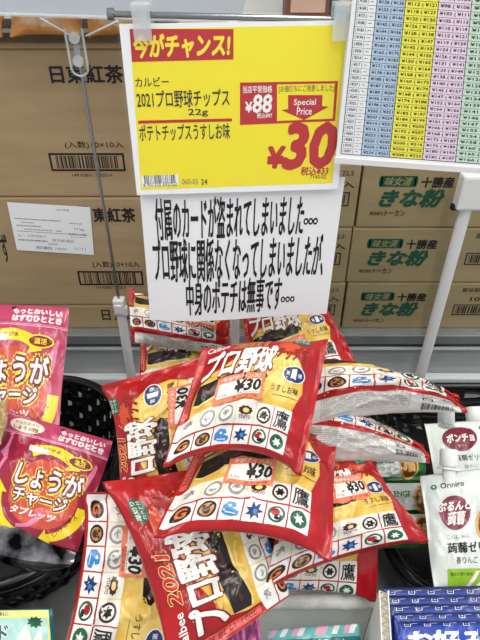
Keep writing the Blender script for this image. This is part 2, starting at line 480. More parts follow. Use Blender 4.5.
def sticker_cut(film, px_corners, cen, ang, w, h, kind='full', shift_uv=(0, 0)):
    """price sticker art in metres around cen (u,v surface) -> Cut in surface units"""
    a = Art()
    a.rect(-.5, -.5, .5, .5, 'sticker_salmon', 0)
    a.rect(-.44, -.32, .44, .22, 'sticker_white', 1)
    a.text('今がチャンス!', -.40, .27, .40, .43, 'sticker_white', 2, .02)
    a.text('¥30', -.08, -.21, .43, .21, 'ink_black', 2, .04, .1)
    a.text('税込¥33', -.02, -.30, .38, -.24, 'ink_black', 2)
    a.text('22g', -.42, -.28, -.22, -.18, 'ink_grey', 2)
    a.text('5', -.1, -.46, .0, -.36, 'ink_darkred', 2); a.text('うす味', .02, -.46, .4, -.36, 'ink_darkred', 2)
    ls = [i / 12 for i in range(-6, 7)]
    V, Fc, Mi = a.merged(ls, ls)
    x = V[:, 0] * w; y = V[:, 1] * h; c, s_ = math.cos(math.radians(ang)), math.sin(math.radians(ang))
    U = cen[0] + (x * c - y * s_) / film.w; W = cen[1] + (x * s_ + y * c) / film.h
    class C: pass
    o = C(); o.raw = V
    o.place = lambda g: (np.clip(cen[0] + (g[:, 0] * w * c - g[:, 1] * h * s_) / film.w, .001, .999), cen[1] + (g[:, 0] * w * s_ + g[:, 1] * h * c) / film.h)
    o.V = np.stack([np.clip(U, 0.001, .999), W, V[:, 2]], 1); o.F = Fc; o.M = Mi
    return o

def sticker_mesh(film, cu, e):
    n = 12; g = np.array([(i / n - .5, j / n - .5) for i in range(n + 1) for j in range(n + 1)])
    u, v = cu.place(g); P, N = film.at(u, v, np.full(len(u), .0024)); P = P.reshape(n + 1, n + 1, 3)
    for _ in range(2):      # a paper label is stiffer than the film below it
        Q = P.copy(); Q[1:-1, 1:-1] = (P[:-2, 1:-1] + P[2:, 1:-1] + P[1:-1, :-2] + P[1:-1, 2:]) / 4; P = Q
    du = np.gradient(P, axis=0); dv = np.gradient(P, axis=1); N = np.cross(du, dv); N /= np.linalg.norm(N, axis=2, keepdims=True)
    def S(xy):
        a = np.clip((xy[:, 0] + .5) * n, 0, n - 1e-6); b = np.clip((xy[:, 1] + .5) * n, 0, n - 1e-6); i = a.astype(int); j = b.astype(int); a = (a - i)[:, None]; b = (b - j)[:, None]
        f = lambda G: (G[i, j] * (1 - a) + G[i + 1, j] * a) * (1 - b) + (G[i, j + 1] * (1 - a) + G[i + 1, j + 1] * a) * b
        return f(P), f(N)
    p, nn = S(cu.raw[:, :2]); p = p + nn * (cu.raw[:, 2] * .0002)[:, None]
    m = MB(); 
    for mt in sorted(set(cu.M)):
        idx = [i for i, x in enumerate(cu.M) if x == mt]; used = sorted({j for i in idx for j in cu.F[i]}); mp = {j: k for k, j in enumerate(used)}
        m.add([p[j] for j in used], [[mp[j] for j in cu.F[i]] for i in idx], mt)
    return m.build('price_sticker', e)

def inv_quad(px, py, q):    # photo point -> (u, v) inside the quad's photo corners
    TL, TR, BR, BL = [np.array(c[:2], float) for c in q]; a = b = .5
    for _ in range(15):
        f = (BL * (1 - a) + BR * a) * (1 - b) + (TL * (1 - a) + TR * a) * b - np.array([px, py])
        A = np.stack([(BR - BL) * (1 - b) + (TR - TL) * b, (TL - BL) * (1 - a) + (TR - BR) * a], 1)
        d = np.linalg.solve(A, -f); a += d[0]; b += d[1]
    return a, b

def chip_bag(label, q, T=.022, shift=0, seed=1, sticker=None, umap=1.0, **k):
    """q: (px,py,depth) of the bag's own TL,TR,BR,BL corner"""
    c = [PT(*p) for p in q]
    film = Film(*c, T=T, seed=seed, **k)
    cen = sum(c) / 4
    e = empty('potato_chip_bag', cen); tag(e, label, 'bag of crisps', 'baseball potato chip bags in the pile')
    film_mesh('bag_film', film, 'film_yellow', 'film_silver', CHIP, shift, e, umap=umap)
    if sticker:
        px, py, ang = sticker[:3]; sz = sticker[3] if len(sticker) > 3 else 1
        u, v = inv_quad(px, py, q); v = math.acos(max(-1, min(1, -(2 * v - 1)))) / PI * .45 + v * .55
        cu = sticker_cut(film, q, (u, v), ang, .047 * sz, .028 * sz)
        so = sticker_mesh(film, cu, e)
        so['label'] = 'salmon and white price sticker reading 30 yen'
    return e

# centre front
chip_bag('uppermost chip bag at the centre of the pile, facing front, sticker in its middle',
    [(203, 350, .570), (328, 341, .565), (301, 476, .500), (163, 468, .505)], T=.022, shift=.05, seed=2, sticker=(237, 411, 3), wr=.85, arch=.013)
chip_bag('chip bag turned sideways beside the left basket, its title reading upward',
    [(118, 512, .590), (102, 386, .630), (242, 346, .630), (222, 476, .605)], T=.018, shift=.045, seed=5, sticker=(184, 407, 0, .95), wr=.9)
chip_bag('chip bag directly under the white notice, row of team badges facing front',
    [(128, 288, .74), (229, 318, .745), (229, 354, .735), (132, 342, .73)], T=.032, shift=.32, seed=8, sticker=(200, 318, 2, .9), wr=.9, shrink=.06, arch=-.004, umap=1.06)
chip_bag('chip bag almost hidden below the one under the notice, black strip showing',
    [(140, 322, .79), (228, 322, .79), (227, 400, .75), (140, 390, .75)], T=.018, shift=-.02, seed=11, wr=.8)
chip_bag('rearmost chip bag right of the centre white pole, tilted to the right',
    [(243, 318, .740), (322, 298, .740), (366, 382, .700), (256, 415, .690)], T=.024, shift=.16, seed=13, sticker=(292, 356, 4, .95), wr=.9, umap=1.05)
chip_bag('upper of two chip bags lying flat at the right, seen from the bottom edge',
    [(306, 356, .63), (457, 396, .595), (467, 413, .585), (300, 430, .59)], T=.033, shift=.41, seed=17, wr=1.1, shrink=.05, arch=.008, umap=1.09)
chip_bag('lower of two chip bags lying flat at the right, seen from the bottom edge',
    [(294, 386, .62), (424, 446, .61), (431, 463, .60), (284, 470, .59)], T=.025, shift=.59, seed=19, wr=.9, shrink=.04, arch=.004, umap=1.09)
chip_bag('level chip bag just below the uppermost one, its bottom edge arched',
    [(204, 436, .595), (336, 432, .595), (331, 562, .490), (153, 538, .463)], T=.022, shift=.07, seed=23, sticker=(243, 499, 1), wr=.9, arch=.009)
chip_bag('chip bag whose corner points right over the black basket, sticker facing up',
    [(296, 462, .590), (366, 456, .600), (428, 541, .570), (262, 592, .520)], T=.018, shift=.05, seed=29, sticker=(343, 493, 0, .95), wr=.9, arch=.002, umap=1.12)
chip_bag('lowest chip bag of the pile, lying on the rim of the white container',
    [(250, 470, .625), (377, 450, .64), (377, 602, .600), (236, 596, .595)], T=.013, shift=-.04, seed=31, wr=.7)
chip_bag('frontmost chip bag at the bottom of the pile, sideways with a big title and year',
    [(172, 676, .475), (102, 482, .535), (258, 462, .600), (290, 596, .525)], T=.017, shift=-.045, seed=37, wr=1.0)
chip_bag('chip bag at the lower left of the pile, team badges down its left edge',
    [(222, 492, .62), (205, 690, .545), (52, 680, .515), (84, 492, .560)], T=.016, shift=.02, seed=41, sticker=(130, 553, 2, 1.1), wr=1.1)
# ------------------------------------------------------------------ the place: shelf, deck, store shell
Z0 = CAMZ
mat('steel_light', (168, 172, 172), rough=.32, metal=.55, rgb2=(150, 154, 154), vscale=12)
mat('steel_dark', (120, 124, 126), rough=.30, metal=.5, rgb2=(70, 74, 76), vscale=5)
mat('panel_grey', (186, 190, 190), rough=.35, metal=.15, rgb2=(172, 176, 176), vscale=4, aniso=(1, 1, 30))
mat('enamel_white', (214, 218, 216), rough=.35)
mat('groove_black', (18, 18, 18), rough=.7)
mat('deck_grey', (150, 150, 148), rough=.5, rgb2=(136, 136, 134), vscale=8)
mat('floor_tile', (190, 188, 182), rough=.4, rgb2=(176, 174, 168), vscale=3)
mat('wall_paint', (205, 205, 200), rough=.8)
mat('cardboard', (172, 147, 110), rough=.85, rgb2=(163, 138, 102), vscale=6, aniso=(1, 1, 6), bump=.05, bscale=300)
mat('cardboard_dark', (122, 100, 66), rough=.85)
mat('cardboard_k', (157, 141, 104), rough=.85, rgb2=(149, 133, 97), vscale=5, aniso=(1, 1, 5), bump=.05, bscale=300)
mat('black_plastic', (14, 14, 15), rough=.28, bump=.08, bscale=90)
mat('white_plastic', (226, 224, 222), rough=.35)
mat('clear_plastic', (232, 238, 240), rough=.12, alpha=.36)
mat('clear_film', (240, 244, 246), rough=.1, alpha=.22)
mat('rail_film', (206, 212, 220), rough=.25, alpha=.78)
mat('steel_rod', (150, 152, 154), rough=.25, metal=.9)
mat('foam_white', (226, 226, 220), rough=.55, bump=.25, bscale=60, rgb2=(206, 206, 200), vscale=60)
mat('carton_white', (236, 236, 228), rough=.6, rgb2=(230, 230, 222), vscale=12)
mat('flute_beige', (176, 164, 136), rough=.8)

def struct(mb, name):
    o = mb.build(name); o['kind'] = 'structure'; return o
m = MB(); m.box(-2.5, 2.5, -2.0, 1.75, -.06, 0, 'floor_tile'); struct(m, 'floor')
m = MB(); m.box(-2.5, 2.5, 1.70, 1.80, 0, 3.0, 'wall_paint'); struct(m, 'wall_back')
m = MB(); m.box(-2.5, 2.5, -2.0, 1.75, 3.0, 3.06, 'wall_paint'); struct(m, 'ceiling')

ZS = Z0 - .601      # top of the shelf that carries the cartons
ZD = Z0 - .752      # deck the baskets stand on
XL, XR = -1.1, 1.2
YP = .79
e = empty('display_case', (0, .8, 0)); tag(e, 'long grey steel display case carrying the brown cartons and the black baskets', 'display case')
m = MB(); m.box(XL, XR, YP + .004, 1.25, ZS - .03, ZS, 'steel_light'); m.build('shelf_board', e)
m = MB(); m.box(XL, XR, YP - .012, YP + .004, ZS - .022, ZS - .001, 'steel_light', .002)
m.box(XL, XR, YP - .004, YP + .004, ZS - .034, ZS - .022, 'steel_dark')
m.box(XL, XR, YP - .008, YP + .004, ZS - .040, ZS - .034, 'enamel_white', .001)
m.build('ledge_nosing', e)
m = MB(); m.box(XL, XR, YP, YP + .02, ZD, ZS - .040, 'panel_grey'); m.build('rear_panel', e)
m = MB(); m.box(XL, XR, YP - .02, YP + .0, ZD, ZD + .047, 'enamel_white', .004); m.build('kick_strip', e)
m = MB(); m.box(XL, XR, -.12, YP + .02, ZD - .04, ZD, 'deck_grey'); m.build('deck', e)
m = MB(); m.box(XL, XR, -.08, YP + .4, .001, ZD - .04, 'enamel_white'); m.build('plinth', e)
e = empty('upper_shelf', (0, .8, Z0 - .06)); tag(e, 'grey upper shelf along the top edge with a cloudy plastic price rail', 'shelf')
UY = .74
xr = PY(262, 5, UY)[0]
m = MB(); m.box(XL, xr, UY + .02, 1.25, Z0 + .010, Z0 + .022, 'steel_light', .002); m.build('shelf_board', e)
m = MB(); m.hexa([PY(-60, 12, UY), PY(240, 22, UY), PY(240, 22, UY) + (0, .003, 0), PY(-60, 12, UY) + (0, .003, 0), PY(-60, -60, UY), PY(262, -60, UY), PY(262, -60, UY) + (0, .003, 0), PY(-60, -60, UY) + (0, .003, 0)], 'rail_film'); m.build('price_rail', e)
m = MB(); m.tube([PY(-60, 12, UY - .003), PY(240, 22, UY - .003)], .0022, 'clear_plastic', 8); m.build('rail_edge', e)
m = MB(); m.box(-1.0, -.99, .9, 1.2, ZS, Z0 - .04, 'steel_light'); m.build('bracket', e)

# ------------------------------------------------------------------ cartons
YB = .80
def carton(x0, x1, z0, z1, depth, art, label, group, mt, y0=YB, extra=None):
    cx = (x0 + x1) / 2
    e = empty('cardboard_carton', (cx, y0 + depth / 2, z0)); tag(e, label, 'cardboard box', group)
    m = MB(); m.box(x0, x1, y0, y0 + depth, z0, z1, mt, .0035)
    S = Sheet((x0, y0, z1), (x1, y0, z1), (x1, y0, z0), (x0, y0, z0)); w, h = x1 - x0, z1 - z0
    a = Art(); art(a, S, w, h); S.add(m, a)
    m.build('carton_body', e)
    # tape over the top seam
    t = MB(); t.box(x0 + .004, x1 - .004, y0 + depth / 2 - .025, y0 + depth / 2 + .025, z1 - .0008, z1 + .0003, 'tape'); t.build('packing_tape', e)
    return e
mat('tape', (168, 140, 96), rough=.3)
def tbox(S, x0, y0, x1, y1): return S.box(x0, y0, x1, y1)
def tea_full(dy, ys=1.0, dx=0):
    def f(a, S, w, h):
        b = tbox(S, 51, 66 , 124, 83)
        sx = lambda b: b
        # all positions measured on the front of the top carton, then moved
        W = 0.001
        a.text('日東紅茶', b[0] + dx - .006, b[1], b[2] + dx, b[3] + .004, 'ink_black', 1, .028)
        b = tbox(S, 64, 141, 124, 149); a.text('(入数)10×10入', b[0] + dx, b[1], b[2] + dx, b[3], 'ink_black', 1, .005)
        b = tbox(S, 48, 153, 126, 171); bw = .010
        a.frame(b[0] + dx, b[1], b[2] + dx, b[3], .006, 'ink_black', 1, .014); a.barcode(b[0] + dx + .02, b[1] + .02, b[2] + dx - .02, b[3] - .02, 'ink_black', 1, 30, 3)
        b = tbox(S, 72, 173.5, 112, 176.5); a.text('149 02831 13225 4', b[0] + dx, b[1], b[2] + dx, b[3], 'ink_black', 1)
        a.rect(0.0, .985, 1.0, .998, 'cardboard_dark', 1)
    return f
def tea_mid(a, S, w, h):
    b = tbox(S, 92, 208, 136, 222); a.text('東紅茶', b[0], b[1], b[2], b[3], 'ink_black', 1, .028)
    b = tbox(S, 78, 206, 90, 221); a.text('日', b[0], b[1], b[2], b[3], 'ink_black', 1, .012)
    b = tbox(S, 92, 261, 140, 268); a.text('(入数)10×10入', b[0], b[1], b[2], b[3], 'ink_black', 1, .005)
    b = tbox(S, 77, 271, 144, 285); a.frame(b[0], b[1], b[2], b[3], .006, 'ink_black', 1, .014); a.barcode(b[0] + .02, b[1] + .015, b[2] - .02, b[3] - .015, 'ink_black', 1, 30, 5)
    b = tbox(S, 96, 286, 126, 288.5); a.text('149 02831 13225 4', b[0], b[1], b[2], b[3], 'ink_black', 1)
    b = tbox(S, -4, 234, 13, 262); a.text('ず', b[0], b[1], b[2], b[3], 'ink_black', 1, .012)
def tea_low(a, S, w, h):
    b = tbox(S, 101, 310, 111, 320); a.text('日', b[0], b[1], b[2], b[3], 'ink_black', 1, .02)
    b = tbox(S, 113, 310, 145, 320); a.text('東紅茶', b[0], b[1], b[2], b[3], 'ink_black', 1, .02)
zt = [Z0 - .147 * YB, Z0 - .418 * YB, Z0 - .684 * YB, ZS]
TX0, TX1 = -.62, -.118
carton(TX0, TX1, ZS, zt[2] - .0008, .34, tea_low, 'brown tea carton, lowest and shallowest of the left stack, on the steel ledge', 'brown tea cartons', 'cardboard')
carton(TX0 - .006, TX1 - .004, zt[2], zt[1] - .0008, .34, tea_mid, 'brown tea carton in the middle of the left stack with a white shipping label', 'brown tea cartons', 'cardboard')
carton(TX0, TX1 + .002, zt[1], zt[0], .34, tea_full(0), 'brown tea carton on top of the left stack, behind the clear hanging clip', 'brown tea cartons', 'cardboard')
# shipping label
q = [PY(7, 202, YB - .0012), PY(90, 207, YB - .0012), PY(94, 255, YB - .0012), PY(17, 250, YB - .0012)]
S = Sheet(*q); a = Art()
a.rect(0, 0, 1, 1, 'paper_white', 0)
r = random.Random(11)
def fine(a, x, y, x1, h, m='ink_grey', lay=1):
    while x < x1:
        w_ = r.uniform(.008, .03); a.rect(x, y, min(x1, x + w_), y + h, m, lay); x += w_ + .008
a.text('2021年度', .58, .89, .74, .93, 'ink_black', 1)
fine(a, .05, .67, .62, .02); fine(a, .12, .60, .28, .018); fine(a, .06, .53, .36, .02); fine(a, .15, .46, .5, .018); fine(a, .55, .46, .62, .02)
a.text('17 ㎏', .78, .50, .90, .56, 'ink_black', 1); fine(a, .72, .64, .88, .015); fine(a, .72, .36, .9, .012)
a.rect(.05, .415, .95, .425, 'ink_grey', 1); a.text('00/08/12 土曜', .70, .40, .92, .45, 'ink_black', 1)
a.text('3-39-723-11', .18, .31, .40, .36, 'ink_black', 1); a.text('東京都港区', .48, .24, .76, .30, 'ink_grey', 1); a.text('商品コード', .05, .30, .14, .35, 'ink_grey', 1)
fine(a, .05, .22, .42, .03, 'ink_grey'); a.text('(関東便)', .42, .16, .55, .20, 'ink_grey', 1)
a.text('0021887G', .26, .06, .46, .12, 'ink_black', 1, .01); a.text('七番倉庫所', .50, .07, .66, .11, 'ink_grey', 1); a.text('11/11', .76, .09, .90, .14, 'ink_grey', 1)
m = MB(); S.add(m, a, lay=.0001); o = m.build('shipping_label')
tag(o, 'white paper shipping label stuck on the middle tea carton at the left', 'label')

# kinako cartons
KX = .1955
kz = [ZS, Z0 - .623 * YB, Z0 - .487 * YB, Z0 - .349 * YB]
mat('kinako_green', (18, 78, 54), rough=.8)
def kin(x0w):
    def f(a, S, w, h):
        X = lambda mm: mm / w
        Y = lambda mm: mm / h
        L = .0
        a.rect(X(.030), Y(h - .038), X(.086), Y(h - .020), 'kinako_green', 1)
        for sx in (.030, .086):
            a.disc(X(sx), Y(h - .029), X(.003), Y(.009), 'kinako_green', 1)
        a.text('味女清', X(.036), Y(h - .036), X(.080), Y(h - .022), 'cardboard_k', 2, .01, .3)
        a.text('十勝産', X(.095), Y(h - .039), X(.147), Y(h - .022), 'ink_black', 1, .035)
        a.text('きな粉', X(.034), Y(h - .072), X(.136), Y(h - .043), 'kinako_green', 1, .05, .3)
        a.text('株式会社', X(.020), Y(h - .087), X(.042), Y(h - .080), 'ink_black', 1, .01)
        a.text('トーカン', X(.045), Y(h - .088), X(.078), Y(h - .078), 'ink_black', 1, .02)
        a.text('賞味期限 十二ヶ月 22.5', X(w - .125), Y(h - .020), X(w - .012), Y(h - .010), 'ink_black', 1, .0)
        a.text('100g×10入', X(w - .105), Y(h - .042), X(w - .008), Y(h - .029), 'ink_black', 1, .012)
        a.frame(X(w - .132), Y(h - .071), X(w - .014), Y(h - .047), X(.002), 'ink_black', 1, Y(.002))
        a.barcode(X(w - .126), Y(h - .067), X(w - .020), Y(h - .051), 'ink_black', 1, 30, 8)
    return f
words = ['lowest', 'middle', 'topmost']
for c, (x0, x1, lab) in enumerate(((-.108, KX - .0035, 'of the stack mostly hidden by the white notice'), (KX, KX + .335, 'of the right stack, green brush lettering in full view'))):
    for i in range(3):
        dx = (0, .004, .001)[i] * (1 if c else .5)
        zz0 = kz[i] if i == 0 else kz[i] + .0006
        e = carton(x0 - dx, x1 - dx, zz0, kz[i + 1], .26, kin(0), f'brown soybean flour carton, {words[i]} {lab}', 'brown soybean flour cartons', 'cardboard_k')

# orange packs on top of the tea carton
mat('pack_orange', (236, 150, 72), rough=.3, rgb2=(246, 206, 140), vscale=14)
mat('pack_cream', (240, 214, 170), rough=.3, rgb2=(220, 140, 70), vscale=20)
class NoArt: V = np.zeros((0, 3)); F = []; M = []
def simple_bag(name, label, cat, group, corners, T, front, back, art=None, **k):
    c = [to_np(x) for x in corners]; film = Film(*c, T=T, **k)
    e = empty(name, sum(c) / 4); tag(e, label, cat, group)
    film_mesh('bag_film', film, front, back, art, 0, e)
    return e, film
a = Art(); a.disc(.3, .5, .2, .25, 'pack_cream', 1, wob=.1); a.disc(.7, .6, .12, .2, 'film_red', 1); a.disc(.5, .2, .3, .1, 'pack_cream', 1)
oc = Cut(a)
names = ['leftmost of the orange packs', 'middle of the orange packs', 'rightmost of the orange packs']
for i, (x0, x1) in enumerate(((-.50, -.335), (-.325, -.225), (-.215, -.125))):
    z = zt[0] + .004; y0 = YB + .03
    simple_bag('orange_food_pack', f'orange and cream food pack, {names[i]} lying on the top tea carton', 'food pack', 'orange packs on the top carton',
        [(x0, y0 + .05, z + .072), (x1, y0 + .05, z + .072), (x1, y0, z + .004), (x0, y0, z + .004)], .018, 'pack_orange', 'pack_cream', oc, seed=50 + i, wr=1.2, sw=.05)

# blurred goods beyond the shelf, top centre right
mat('far_brown', (120, 74, 54), rough=.6); mat('far_pink', (206, 170, 150), rough=.6); mat('far_blue', (120, 140, 170), rough=.6)
far = [(0.06, .115, .075, 'far_brown', 'dark brown box on the far wall shelf, left of the blue one'), (.125, .17, .10, 'far_blue', 'pale blue box on the far wall shelf'), (.18, .26, .085, 'far_pink', 'pinkish box on the far wall shelf, right of the blue one')]
zf = Z0 - .16
e = empty('wall_shelf', (.3, 1.5, zf - .02)); tag(e, 'narrow white wall shelf far behind the cartons', 'shelf')
m = MB(); m.box(-.3, .9, 1.45, 1.70, zf - .02, zf, 'enamel_white', .003); m.build('shelf_board', e)
m = MB(); m.box(-.3, .9, 1.445, 1.45, zf - .03, zf + .006, 'white_plastic'); m.build('shelf_lip', e)
for (x0, x1, h, mm, lab) in far:
    m = MB(); s = 1.9; m.box(x0 * s, x1 * s, 1.48, 1.62, zf + .001, zf + h * 1.2, mm, .004)
    m.box(x0 * s + .01, x1 * s - .01, 1.478, 1.4802, zf + .02, zf + h * .7, 'far_pink' if mm != 'far_pink' else 'far_brown')
    tag(m.build('goods_box'), lab, 'box', 'boxes on the far shelf')

# ------------------------------------------------------------------ price card on its T stand
YT, YM, YLo = .560, .535, .522
def bulge(amp): return lambda s, t: amp * (1 - (2 * s - 1) ** 2)
e = empty('sign_stand', PY(235, 400, .575) * np.array([1, 1, 0]) + np.array([0, 0, ZD])); tag(e, 'white upright pole with a steel crossbar holding the yellow price card', 'sign stand')
m = MB(); a0 = PY(235, 350, .578); m.tube([(a0[0], .578, ZD + .004), (a0[0], .578, PY(235, 22, .578)[2])], .0062, 'white_plastic', 14, ell=(1, .6)); m.build('pole', e)
m = MB(); m.tube([PY(112, 14, YT + .004), PY(352, 20, YT + .004)], .0028, 'steel_rod', 12)
for p in ((112, 14), (352, 20)):
    c0 = PY(p[0], p[1], YT + .004); s_ = 1 if p[0] > 200 else -1
    m.tube([c0 - (.002 * s_, 0, 0), c0 + (.004 * s_, 0, 0)], .0052, 'steel_rod', 12)
m.build('crossbar', e)
m = MB(); m.box(a0[0] - .03, a0[0] + .03, .55, .61, ZD + .0005, ZD + .005, 'white_plastic', .002); m.build('base_plate', e)
for k, px in enumerate((143, 341)):
    c0 = PY(px, 15, YT + .004); m = MB()
    m.tube([c0 + (-.008, 0, 0), c0 + (.008, 0, 0)], .0065, 'white_clip', 12) if False else None
    m.box(c0[0] - .0085, c0[0] + .0085, YT - .010, YT - .007, c0[2] - .020, c0[2] + .010, 'clear_plastic', .001)
    m.box(c0[0] - .0085, c0[0] + .0085, YT + .010, YT + .013, c0[2] - .018, c0[2] + .008, 'clear_plastic', .001)
    m.box(c0[0] - .0085, c0[0] + .0085, YT - .010, YT + .013, c0[2] + .008, c0[2] + .011, 'clear_plastic', .001)
    cl = m.build('clip', e)
    m = MB(); m.box(c0[0] - .0045, c0[0] + .0045, YT - .0065, YT - .0035, c0[2] - .006, c0[2] + .006, 'enamel_white', .001); m.build('clip_jaw', cl)
# yellow card
q = [PY(119, 24, YT), PY(353, 20, YT), PY(338, 189, YM), PY(137, 195, YM)]
S = Sheet(*q)
e = empty('price_card', (q[2] + q[3]) / 2); tag(e, 'yellow price card with red banner and large red 30 yen, on the crossbar', 'price card')
a = Art()
a.rect(0, 0, 1, 1, 'paper_white', 0)
P = lambda x, y: S.st(x, y)
a.poly([P(129.5, 29), P(347, 25), P(332.5, 183), P(141, 190)], 'paper_yellow', 1)
def B(t, x0, y0, x1, y1, mm, lay=3, bold=0, shear=0):
    b = S.box(x0, y0, x1, y1); a.text(t, b[0], b[1], b[2], b[3], mm, lay, bold, shear)
def R(x0, y0, x1, y1, mm, lay=2): b = S.box(x0, y0, x1, y1); a.rect(b[0], b[1], b[2], b[3], mm, lay)
a.poly([P(129.5, 29), P(233.5, 29), P(233.5, 59.5), P(132, 62)], 'paper_red', 2)
B('今がチャンス!', 133, 35, 230, 56, 'banner_yellow', 3, .045, .12)
B('カルビー', 135, 77.5, 169, 86, 'ink_black', 3, .012)
B('2021プロ野球チップス', 136, 91, 229.5, 106, 'ink_black', 3, .015)
B('22g', 188, 109, 208, 116.5, 'ink_black', 3, .012)
R(138, 120.6, 232, 121.4, 'paper_red'); 
B('ポテトチップスうすしお味', 138.5, 125, 230, 139, 'ink_black', 3, .015)
a.poly([P(141, 176), P(178, 174.5), P(178.5, 184.5), P(142.5, 187)], 'paper_white', 2)
b = S.box(144, 175.5, 176, 182.5); a.barcode(b[0], b[1], b[2], b[3], 'ink_black', 3, 24, 9)
B('4 901330 592752', 143, 183.2, 177, 185.8, 'ink_black', 3)
B('060-03', 182, 179, 198, 184, 'ink_grey', 3); B('24', 201, 179, 207.5, 184.2, 'ink_black', 3, .01)
# price block
b = S.box(240, 82, 337, 125); 
a.poly([P(240, 82.5), P(338, 81), P(335, 121), P(240, 125)], 'paper_red', 2)
a.poly([P(277, 84.5), P(335, 83.5), P(332.5, 118.5), P(277, 121)], 'paper_yellow', 3)
B('当店平常価格', 243, 86, 272, 92.5, 'ink_white', 4, .015)
B('¥', 245.5, 102, 252, 112, 'ink_white', 4, .03); B('88', 253, 95, 271.5, 112, 'ink_white', 4, .03, .1); B('税込¥97', 257, 113, 272, 118, 'ink_white', 4, .015)
B('[お値打ちにご用意しました]', 279, 85.5, 334, 92, 'ink_black', 4, .002)
a.poly([P(288, 95), P(322.5, 95), P(322, 106), P(329, 106.5), P(304, 120), P(281, 110), P(288, 109)], 'paper_red', 4)
B('Special', 294, 99, 315.5, 106.5, 'ink_white', 5, .01); B('Price', 297, 107.5, 311.5, 114.5, 'ink_white', 5, .01)
B('¥', 268.5, 147.5, 284, 167, 'paper_red', 3, .05, .1); B('30', 285, 125, 333, 166.5, 'paper_red', 3, .045, .15)
B('税込¥33', 301, 167, 328, 174.5, 'paper_red', 3, .025, .1); B('7140-02', 310, 175, 326, 178.5, 'ink_black', 3)
m = MB(); S.add(m, a, lay=.00012, base=.0002)
bS = [S.p(0, 1, -.0006), S.p(1, 1, -.0006), S.p(1, 0, -.0006), S.p(0, 0, -.0006)]
m.add(bS + [S.p(0, 1, .0001), S.p(1, 1, .0001), S.p(1, 0, .0001), S.p(0, 0, .0001)], [(0, 1, 2, 3), (7, 6, 5, 4), (0, 4, 5, 1), (1, 5, 6, 2), (2, 6, 7, 3), (3, 7, 4, 0)], 'paper_white')
m.build('printed_card', e)
m = MB(); m.add([S.p(-.01, 1.01, .0022), S.p(1.01, 1.01, .0022), S.p(1.01, -.06, .0022), S.p(-.01, -.06, .0022)], [(3, 2, 1, 0)], 'sleeve_film')
mat('sleeve_film', (245, 248, 250), rough=.2, alpha=.03, spec=.2)
m.build('clear_sleeve', e)

# white notice
q = [PY(139, 182, YM + .008), PY(345, 177, YM + .008), PY(327, 315, YLo), PY(150, 321, YLo)]
S = Sheet(*q, warp=lambda s, t: .006 * (math.sin(PI * s) - .6) * (1 - t) + .003 * math.sin(2 * PI * s) * (1 - t))
a = Art(); a.rect(0, 0, 1, 1, 'paper_white', 0)
def B2(t, TL, BR, bold=.034):
    b = S.box(*TL, *BR); a.text(t, b[0], b[1], b[2], b[3], 'ink_black', 1, bold, aspect=S.h / S.w)
def dots(px, py, n_):
    for k in range(3):
        c = S.st(px + 4.7 * k, py - .1 * k); rx = 2.2 / F * .66 / S.w; ry = 2.5 / F * .85 / S.h
        a.disc(c[0], c[1], rx, ry, 'ink_black', 1); a.disc(c[0], c[1], rx * .45, ry * .45, 'paper_white', 2)
B2('付属のカードが盗まれてしまいました', (154, 198), (302, 236)); dots(306, 221.5, 1)
B2('プロ野球に関係なくなってしまいましたが、', (152, 239), (322, 277))
B2('中身のポテチは無事です', (186, 279), (280, 311)); dots(283, 300, 1)
m = MB(); S.add(m, a, lay=.0003, cuts=16)
nn = 16
m.grid([[S.p(i / nn, j / nn, 0) for j in range(nn + 1)] for i in range(nn + 1)], 'paper_white')
tag(m.build('paper_notice'), 'white paper notice with three lines of black text below the yellow price card', 'notice')

# ------------------------------------------------------------------ price list, upper right
q = [PY(356, -34, .545), PY(520, -24, .545), PY(500, 171, .530), PY(335.5, 159, .530)]
S = Sheet(*q)
mat('tab_blue', (184, 206, 226), rough=.5); mat('tab_yellow', (246, 238, 84), rough=.5); mat('tab_pink', (240, 216, 232), rough=.5); mat('tab_green', (206, 228, 206), rough=.5)
a = Art(); a.rect(0, 0, 1, 1, 'paper_white', 0)
cols = [(340.5, 360.5), (360.5, 389), (389, 422), (422, 455), (455, 492)]
sc = [(S.st(x0, 156 + (x0 - 340) * .07)[0], S.st(x1, 156 + (x1 - 340) * .07)[0]) for x0, x1 in cols]
sc[-1] = (sc[-1][0], .985)
NR = 28
base = [112, 118, 120, 126, 128, 136, 142, 144, 150, 152, 158, 160, 166, 168, 174, 176, 182, 184, 190, 192, 198, 200, 206, 208]
base = [96, 102, 104, 110] + base
tb, tt = .035, 1.0
cm = ['paper_white', 'tab_blue', 'tab_yellow', 'tab_pink', 'tab_green']
mul = [1.43, 1.125, 1.0, .875, .80]
for c, (s0, s1) in enumerate(sc):
    a.rect(s0, tb, s1, tt, cm[c], 1)
    for i in range(NR):
        rh = (tt - tb) / NR; y1 = tt - i * rh; y0 = y1 - rh
        if i > 0: a.rect(s0, y1 - .0008, s1, y1 + .0008, 'ink_black', 2)
        v = round(base[i] * mul[c]); tx = f'¥{v} ( ¥{round(v * 1.08)}' if c else f'( ¥{v} )  ―'
        wd = s1 - s0
        a.text(tx, s0 + wd * .07, y0 + rh * .22, s1 - wd * (.05 if c else .16), y1 - rh * .20, 'ink_black', 3, .015)
    a.rect(s0 - .002, tb, s0 + .002, tt, 'ink_black', 2)
a.rect(sc[0][0], tb - .002, .985, tb + .002, 'ink_black', 2)
m = MB(); S.add(m, a, lay=.00012)
e = empty('price_list_sign', (q[2] + q[3]) / 2); tag(e, 'tilted price list sheet with blue, yellow, pink and green columns of yen figures', 'price list')
